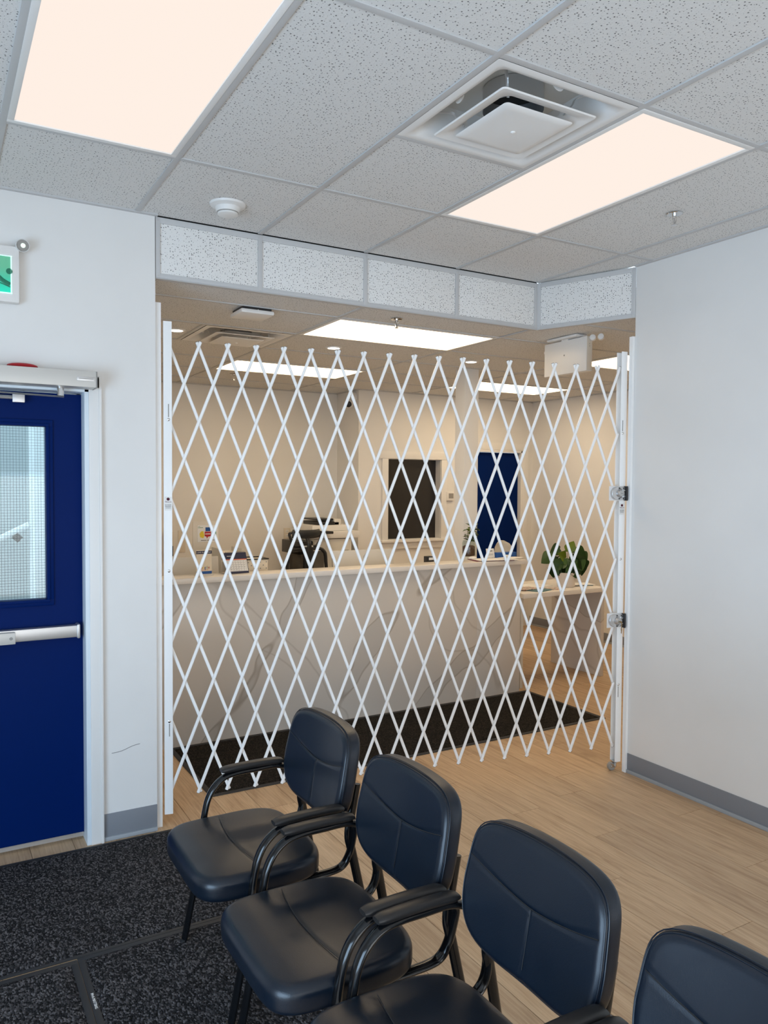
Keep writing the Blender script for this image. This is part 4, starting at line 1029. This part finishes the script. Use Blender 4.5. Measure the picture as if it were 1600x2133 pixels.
for i in range(10):
    a_ = rl.uniform(0, 6.28); hgt = rl.uniform(.09, .18); tx, ty = .035*math.cos(a_), .035*math.sin(a_)
    sx_, sy_ = .02*math.cos(a_), .02*math.sin(a_)
    MB().tube([(sx_*.4, sy_*.4, .43), (sx_, sy_, .43+hgt*.5), (tx+.015, ty, .43+hgt)], .0013, n=5).build('stem', M['stem'], jp)
    for k in range(6):
        tt = .35+.65*k/5; px_, py_, pz_ = sx_+(tx+.015-sx_)*tt, sy_+(ty-sy_)*tt, .43+hgt*tt
        link('leaf', sm_leaf if rl.random() < .65 else sm_leaf2, jp, (px_, py_, pz_), (rl.uniform(-.4, .4), rl.uniform(-.9, .2), rl.uniform(0, 6.28)))
# white shell seat back behind the counter end + stool
wc = thing('shell_stool', (2.60, 2.70, 0), 'white moulded shell seat behind the right end of the counter, one caster showing', 'stool', rot=(0, 0, math.radians(0)))
q = MB(); rows = []
for i in range(13):
    v_ = i/12; row = []
    for k in range(15):
        u_ = (k-7)/7; wd = .125*(1-.30*v_**3)*(1 if v_ < .8 else math.sqrt(max(.02, 1-((v_-.8)/.2)**2)))
        row.append(q.bm.verts.new((u_*wd, .06*(1-u_*u_)+.05*v_-.02, .80+.36*v_)))
    rows.append(row)
for A, B in zip(rows[:-1], rows[1:]):
    for k in range(14): q.bm.faces.new((A[k], A[k+1], B[k+1], B[k]))
bmesh.ops.solidify(q.bm, geom=list(q.bm.faces), thickness=.008)
q.build('shell_back', M['white'], wc)
MB().lathe((0, .14, .76), [(.02, 0), (.17, .0), (.19, .02), (.18, .045), (.05, .05)], 28).build('seat', M['white'], wc)
MB().cyl((0, .14, .10), (0, .14, .76), .025, n=16).build('gas_lift', M['chrome'], wc)
for k in range(5):
    a_ = 2*math.pi*k/5 + math.radians(-76); cx_, cy_ = .27*math.cos(a_), .14+.27*math.sin(a_)
    lg = MB().tube([(0, .14, .11), (cx_, cy_, .075)], .016, .012, 8, (0, 0, 1), 1).build('leg', M['chrome'], wc)
    MB().cyl((cx_-.012, cy_-.0, .028), (cx_+.012, cy_+.0, .028), .027, n=18).build('caster', M['black'], lg)
# mesh office chair
oc = thing('office_chair', (.62, 2.92, 0), 'black mesh office chair with a headrest behind the counter', 'office chair', rot=(0, 0, math.radians(6)))
M['netting'] = thin_glass('black_netting', (.45, .44, .43))
def rframe(cx, cz, wt, wb_, h_, y_, r, parent, name):
    pts = [(cx-wb_/2, y_, cz-h_/2), (cx-wt/2*1.02, y_, cz+h_*.30), (cx-wt/2*.90, y_, cz+h_*.46), (cx-wt/2*.6, y_+.01, cz+h_/2), (cx, y_+.015, cz+h_/2), (cx+wt/2*.6, y_+.01, cz+h_/2), (cx+wt/2*.90, y_, cz+h_*.46), (cx+wt/2*1.02, y_, cz+h_*.30), (cx+wb_/2, y_, cz-h_/2), (cx, y_, cz-h_/2-.01), (cx-wb_/2, y_, cz-h_/2)]
    return MB().tube(pts, r, r*.8, 10, (0, 1, 0), 4).build(name, M['black'], parent)
bf = rframe(0, .86, .36, .38, .56, -.08, .018, oc, 'back_frame')
MB().box(-.165, .165, -.082, -.078, .60, 1.12).build('mesh_panel', M['netting'], bf, smooth=False)
MB().box(-.045, .045, -.115, -.085, .48, 1.16, .012).build('spine', M['black'], oc)
hf = rframe(0, 1.225, .30, .22, .115, -.055, .014, oc, 'headrest')
MB().tube([(-.13, -.06, 1.27), (-.06, -.085, 1.265), (.06, -.085, 1.265), (.13, -.06, 1.27)], .035, .012, 10, (0, 0, 1)).build('headrest_pad', M['black'], hf)
MB().tube([(0, -.10, 1.10), (0, -.12, 1.18), (0, -.08, 1.24)], .022, .010, 10, (1, 0, 0)).build('headrest_arm', M['black'], oc)
MB().box(-.045, .045, -.105, -.085, 1.155, 1.170, .003).build('label_plate', M['offw'], oc)
MB().lathe((0, .15, .44), [(.1, 0), (.24, .01), (.25, .04), (.23, .07), (.05, .075)], 28).build('seat', M['black'], oc)
MB().cyl((0, .12, .09), (0, .12, .45), .028, n=16).build('gas_lift', M['black'], oc)
for k in range(5):
    a_ = 2*math.pi*k/5; cx_, cy_ = .28*math.cos(a_), .12+.28*math.sin(a_)
    lg = MB().tube([(0, .12, .10), (cx_, cy_, .07)], .018, .014, 8, (0, 0, 1), 1).build('leg', M['black'], oc)
    MB().cyl((cx_-.014, cy_, .028), (cx_+.014, cy_, .028), .028, n=18).build('caster', M['black'], lg)
# copier
co = thing('office_copier', (1.42, 4.22, 0), 'large pale grey office copier against the back wall behind the mesh chair', 'copier')
MB().box(-.20, .22, -.25, .30, .0, 1.13, .012).build('body', M['offw'], co)
for k in range(3): 
    d_ = MB().box(-.19, .21, -.262, -.245, .12+k*.17, .28+k*.17, .006).build('paper_drawer', M['white'], co); MB().box(-.04, .06, -.268, -.258, .20+k*.17, .22+k*.17, .003).build('handle', M['greyp'], d_)
MB().box(-.22, .30, -.27, .31, 1.135, 1.205, .010).build('scanner_deck', M['white'], co)
MB().box(-.20, .24, -.20, .30, 1.205, 1.265, .014).build('lid', M['white'], co)
MB().box(-.12, .12, -.17, .20, 1.262, 1.30, .008).box(-.14, .06, -.15, .18, 1.315, 1.33, .004).build('document_feeder', M['darkm'], co)
MB().box(.06, .14, -.17, .20, 1.262, 1.325, .008).build('feeder_cover', M['offw'], co)
cpn = MB().box(-.30, -.06, -.40, -.26, 1.19, 1.215, .006, Matrix.Translation((0, 0, 0)) @ Matrix.Rotation(math.radians(0), 4, 'X')).build('control_panel', M['black'], co)
MB().box(-.26, -.16, -.385, -.29, 1.2145, 1.2175, .001).build('display', M['greyp'], cpn)
MB().box(-.36, -.20, -.22, .2, .98, 1.11, .008).build('side_tray', M['black'], co)
q = MB()
for i in range(7): q.box(.10, .18, -.254, -.249, .935+i*.012, .940+i*.012)
for i in range(7): q.box(.10+i*.0128, .104+i*.0128, -.2545, -.249, .93, 1.015)
q.build('vent_grille', M['greyp'], co, smooth=False)
MB().cyl((-.045, -.262, 1.06), (-.045, -.25, 1.06), .012, n=14).build('button', M['greyp'], co)
# ------------------------------------------------------------------ ITEMS ON THE SIDE DESK
DT = .790
pp = thing('potted_plant', (2.775, 2.06, DT), 'leafy green houseplant in a white ceramic pot on the side desk', 'plant')
MB().lathe((0, 0, 0), [(.070, 0), (.078, .008), (.082, .125), (.078, .128), (.074, .118), (.01, .112)], 32).build('pot', M['pot'], pp)
MB().lathe((0, 0, .108), [(.074, 0), (.072, .006), (.01, .010)], 20).build('soil', M['soil'], pp)
tgp = MB().box(-.018, .018, -.001, .001, 0, .07).build('plant_tag', M['paper'], pp, smooth=False, loc=(.03, -.055, .115), rot=(-.1, 0, .1))
big = leafmesh(.118, .080, M['leafd'], .12); big2 = leafmesh(.095, .072, M['leafd'], .15); lite = leafmesh(.105, .060, M['leafl'], .1)
rl = random.Random(11)
spots = []
#       dx (right in view), height, forward, leafkind, pitch(droop)
spec = [(-.22, .24, 0, 'b', .55), (-.10, .30, .02, 's', .3), (.03, .36, .0, 'l', -1.1), (-.02, .30, -.02, 'l', -.5), (.13, .29, .0, 'b', .5), (.20, .26, .02, 'b', .9), (.24, .20, -.02, 's', 1.2),
        (.17, .20, -.05, 's', 1.0), (-.04, .22, -.06, 's', 1.2), (.04, .22, -.06, 's', 1.2), (0, .18, -.08, 's', 1.3), (-.17, .14, -.03, 's', 1.3), (.11, .14, -.06, 's', 1.2), (-.08, .20, -.05, 's', 1.0), (.08, .24, -.02, 'b', .8), (-.03, .26, .05, 'b', .4),
        (.10, .18, .10, 'b', .7), (-.12, .20, .10, 'b', .6), (.02, .15, -.08, 's', 1.3), (-.06, .15, -.07, 's', 1.2), (.07, .16, -.07, 's', 1.2), (.22, .16, .0, 's', 1.3)]
VR = Vector((math.cos(.64), -math.sin(.64), 0)); VF = Vector((math.sin(.64), math.cos(.64), 0))
for dx, hz, fw_, kd, dr_ in spec:
    tip = VR*dx + VF*fw_; base = Vector((tip.x*.55, tip.y*.55, hz+.03 if dr_ > 0 else hz-.05))
    MB().tube([(tip.x*.08, tip.y*.08, .11), (tip.x*.25, tip.y*.25, .11+(base.z-.11)*.7), base], .0018, n=6).build('stem', M['stem'], pp)
    dirv = Vector((tip.x, tip.y, 0)); dirv = dirv.normalized() if dirv.length > .02 else -VF
    me = {'b': big, 's': big2, 'l': lite}[kd]
    xa = (dirv*math.cos(dr_) + Vector((0, 0, -math.sin(dr_)))).normalized()
    za = (-VF*(.75+rl.uniform(-.3, .3)) + Vector((0, 0, .55)) + dirv*.25); za = (za - xa*za.dot(xa)).normalized(); ya = za.cross(xa)
    o = link('leaf', me, pp); o.matrix_local = Matrix.Translation(base) @ Matrix((xa, ya, za)).transposed().to_4x4()
def sheet(nm, x, y, rz, w_, h_, m, label, t_=.002, z=DT, cat='papers'):
    return tag(MB().box(-w_/2, w_/2, -h_/2, h_/2, 0, t_, .0004).build(nm, m, loc=(x, y, z), rot=(0, 0, rz), smooth=False), label, cat)
M['teal'] = mat('teal_print', lin((60, 110, 118)), .4)
M['floral'] = mat('photo_cover_print', lin((205, 180, 165)), .45)
f_ = noise(M['floral'], pos(M['floral']), 40, 3)
L(M['floral'], ramp(M['floral'], f_, [(.35, lin((150, 70, 60))), (.5, lin((228, 214, 200))), (.65, lin((90, 100, 110)))]), bsdf(M['floral']).inputs['Base Color'])
sheet('brochure', 2.40, 1.985, .35, .21, .15, M['teal'], 'teal brochure at the left front of the side desk', .006, DT, 'brochure')
sheet('brochure', 2.33, 2.07, .1, .20, .14, M['floral'], 'brochure with a flowery photo cover on the side desk, left of the pot', .007, DT+.0065, 'brochure')
sheet('magazine', 2.55, 2.00, -.2, .19, .13, M['floral'], 'thin folded magazine just left of the plant pot', .004, DT, 'magazine')
sheet('loose_papers', 2.55, 2.25, .1, .30, .21, M['paper'], 'flat white sheets behind the brochures on the side desk', .002)
sheet('magazine', 2.985, 2.12, -.5, .22, .16, M['teal'], 'blue-edged magazine right of the plant pot', .006, DT, 'magazine')
sheet('loose_papers', 2.985, 2.09, -.25, .20, .15, M['paper'], 'white sheets fanned on the magazine right of the plant pot', .003, DT+.0065)
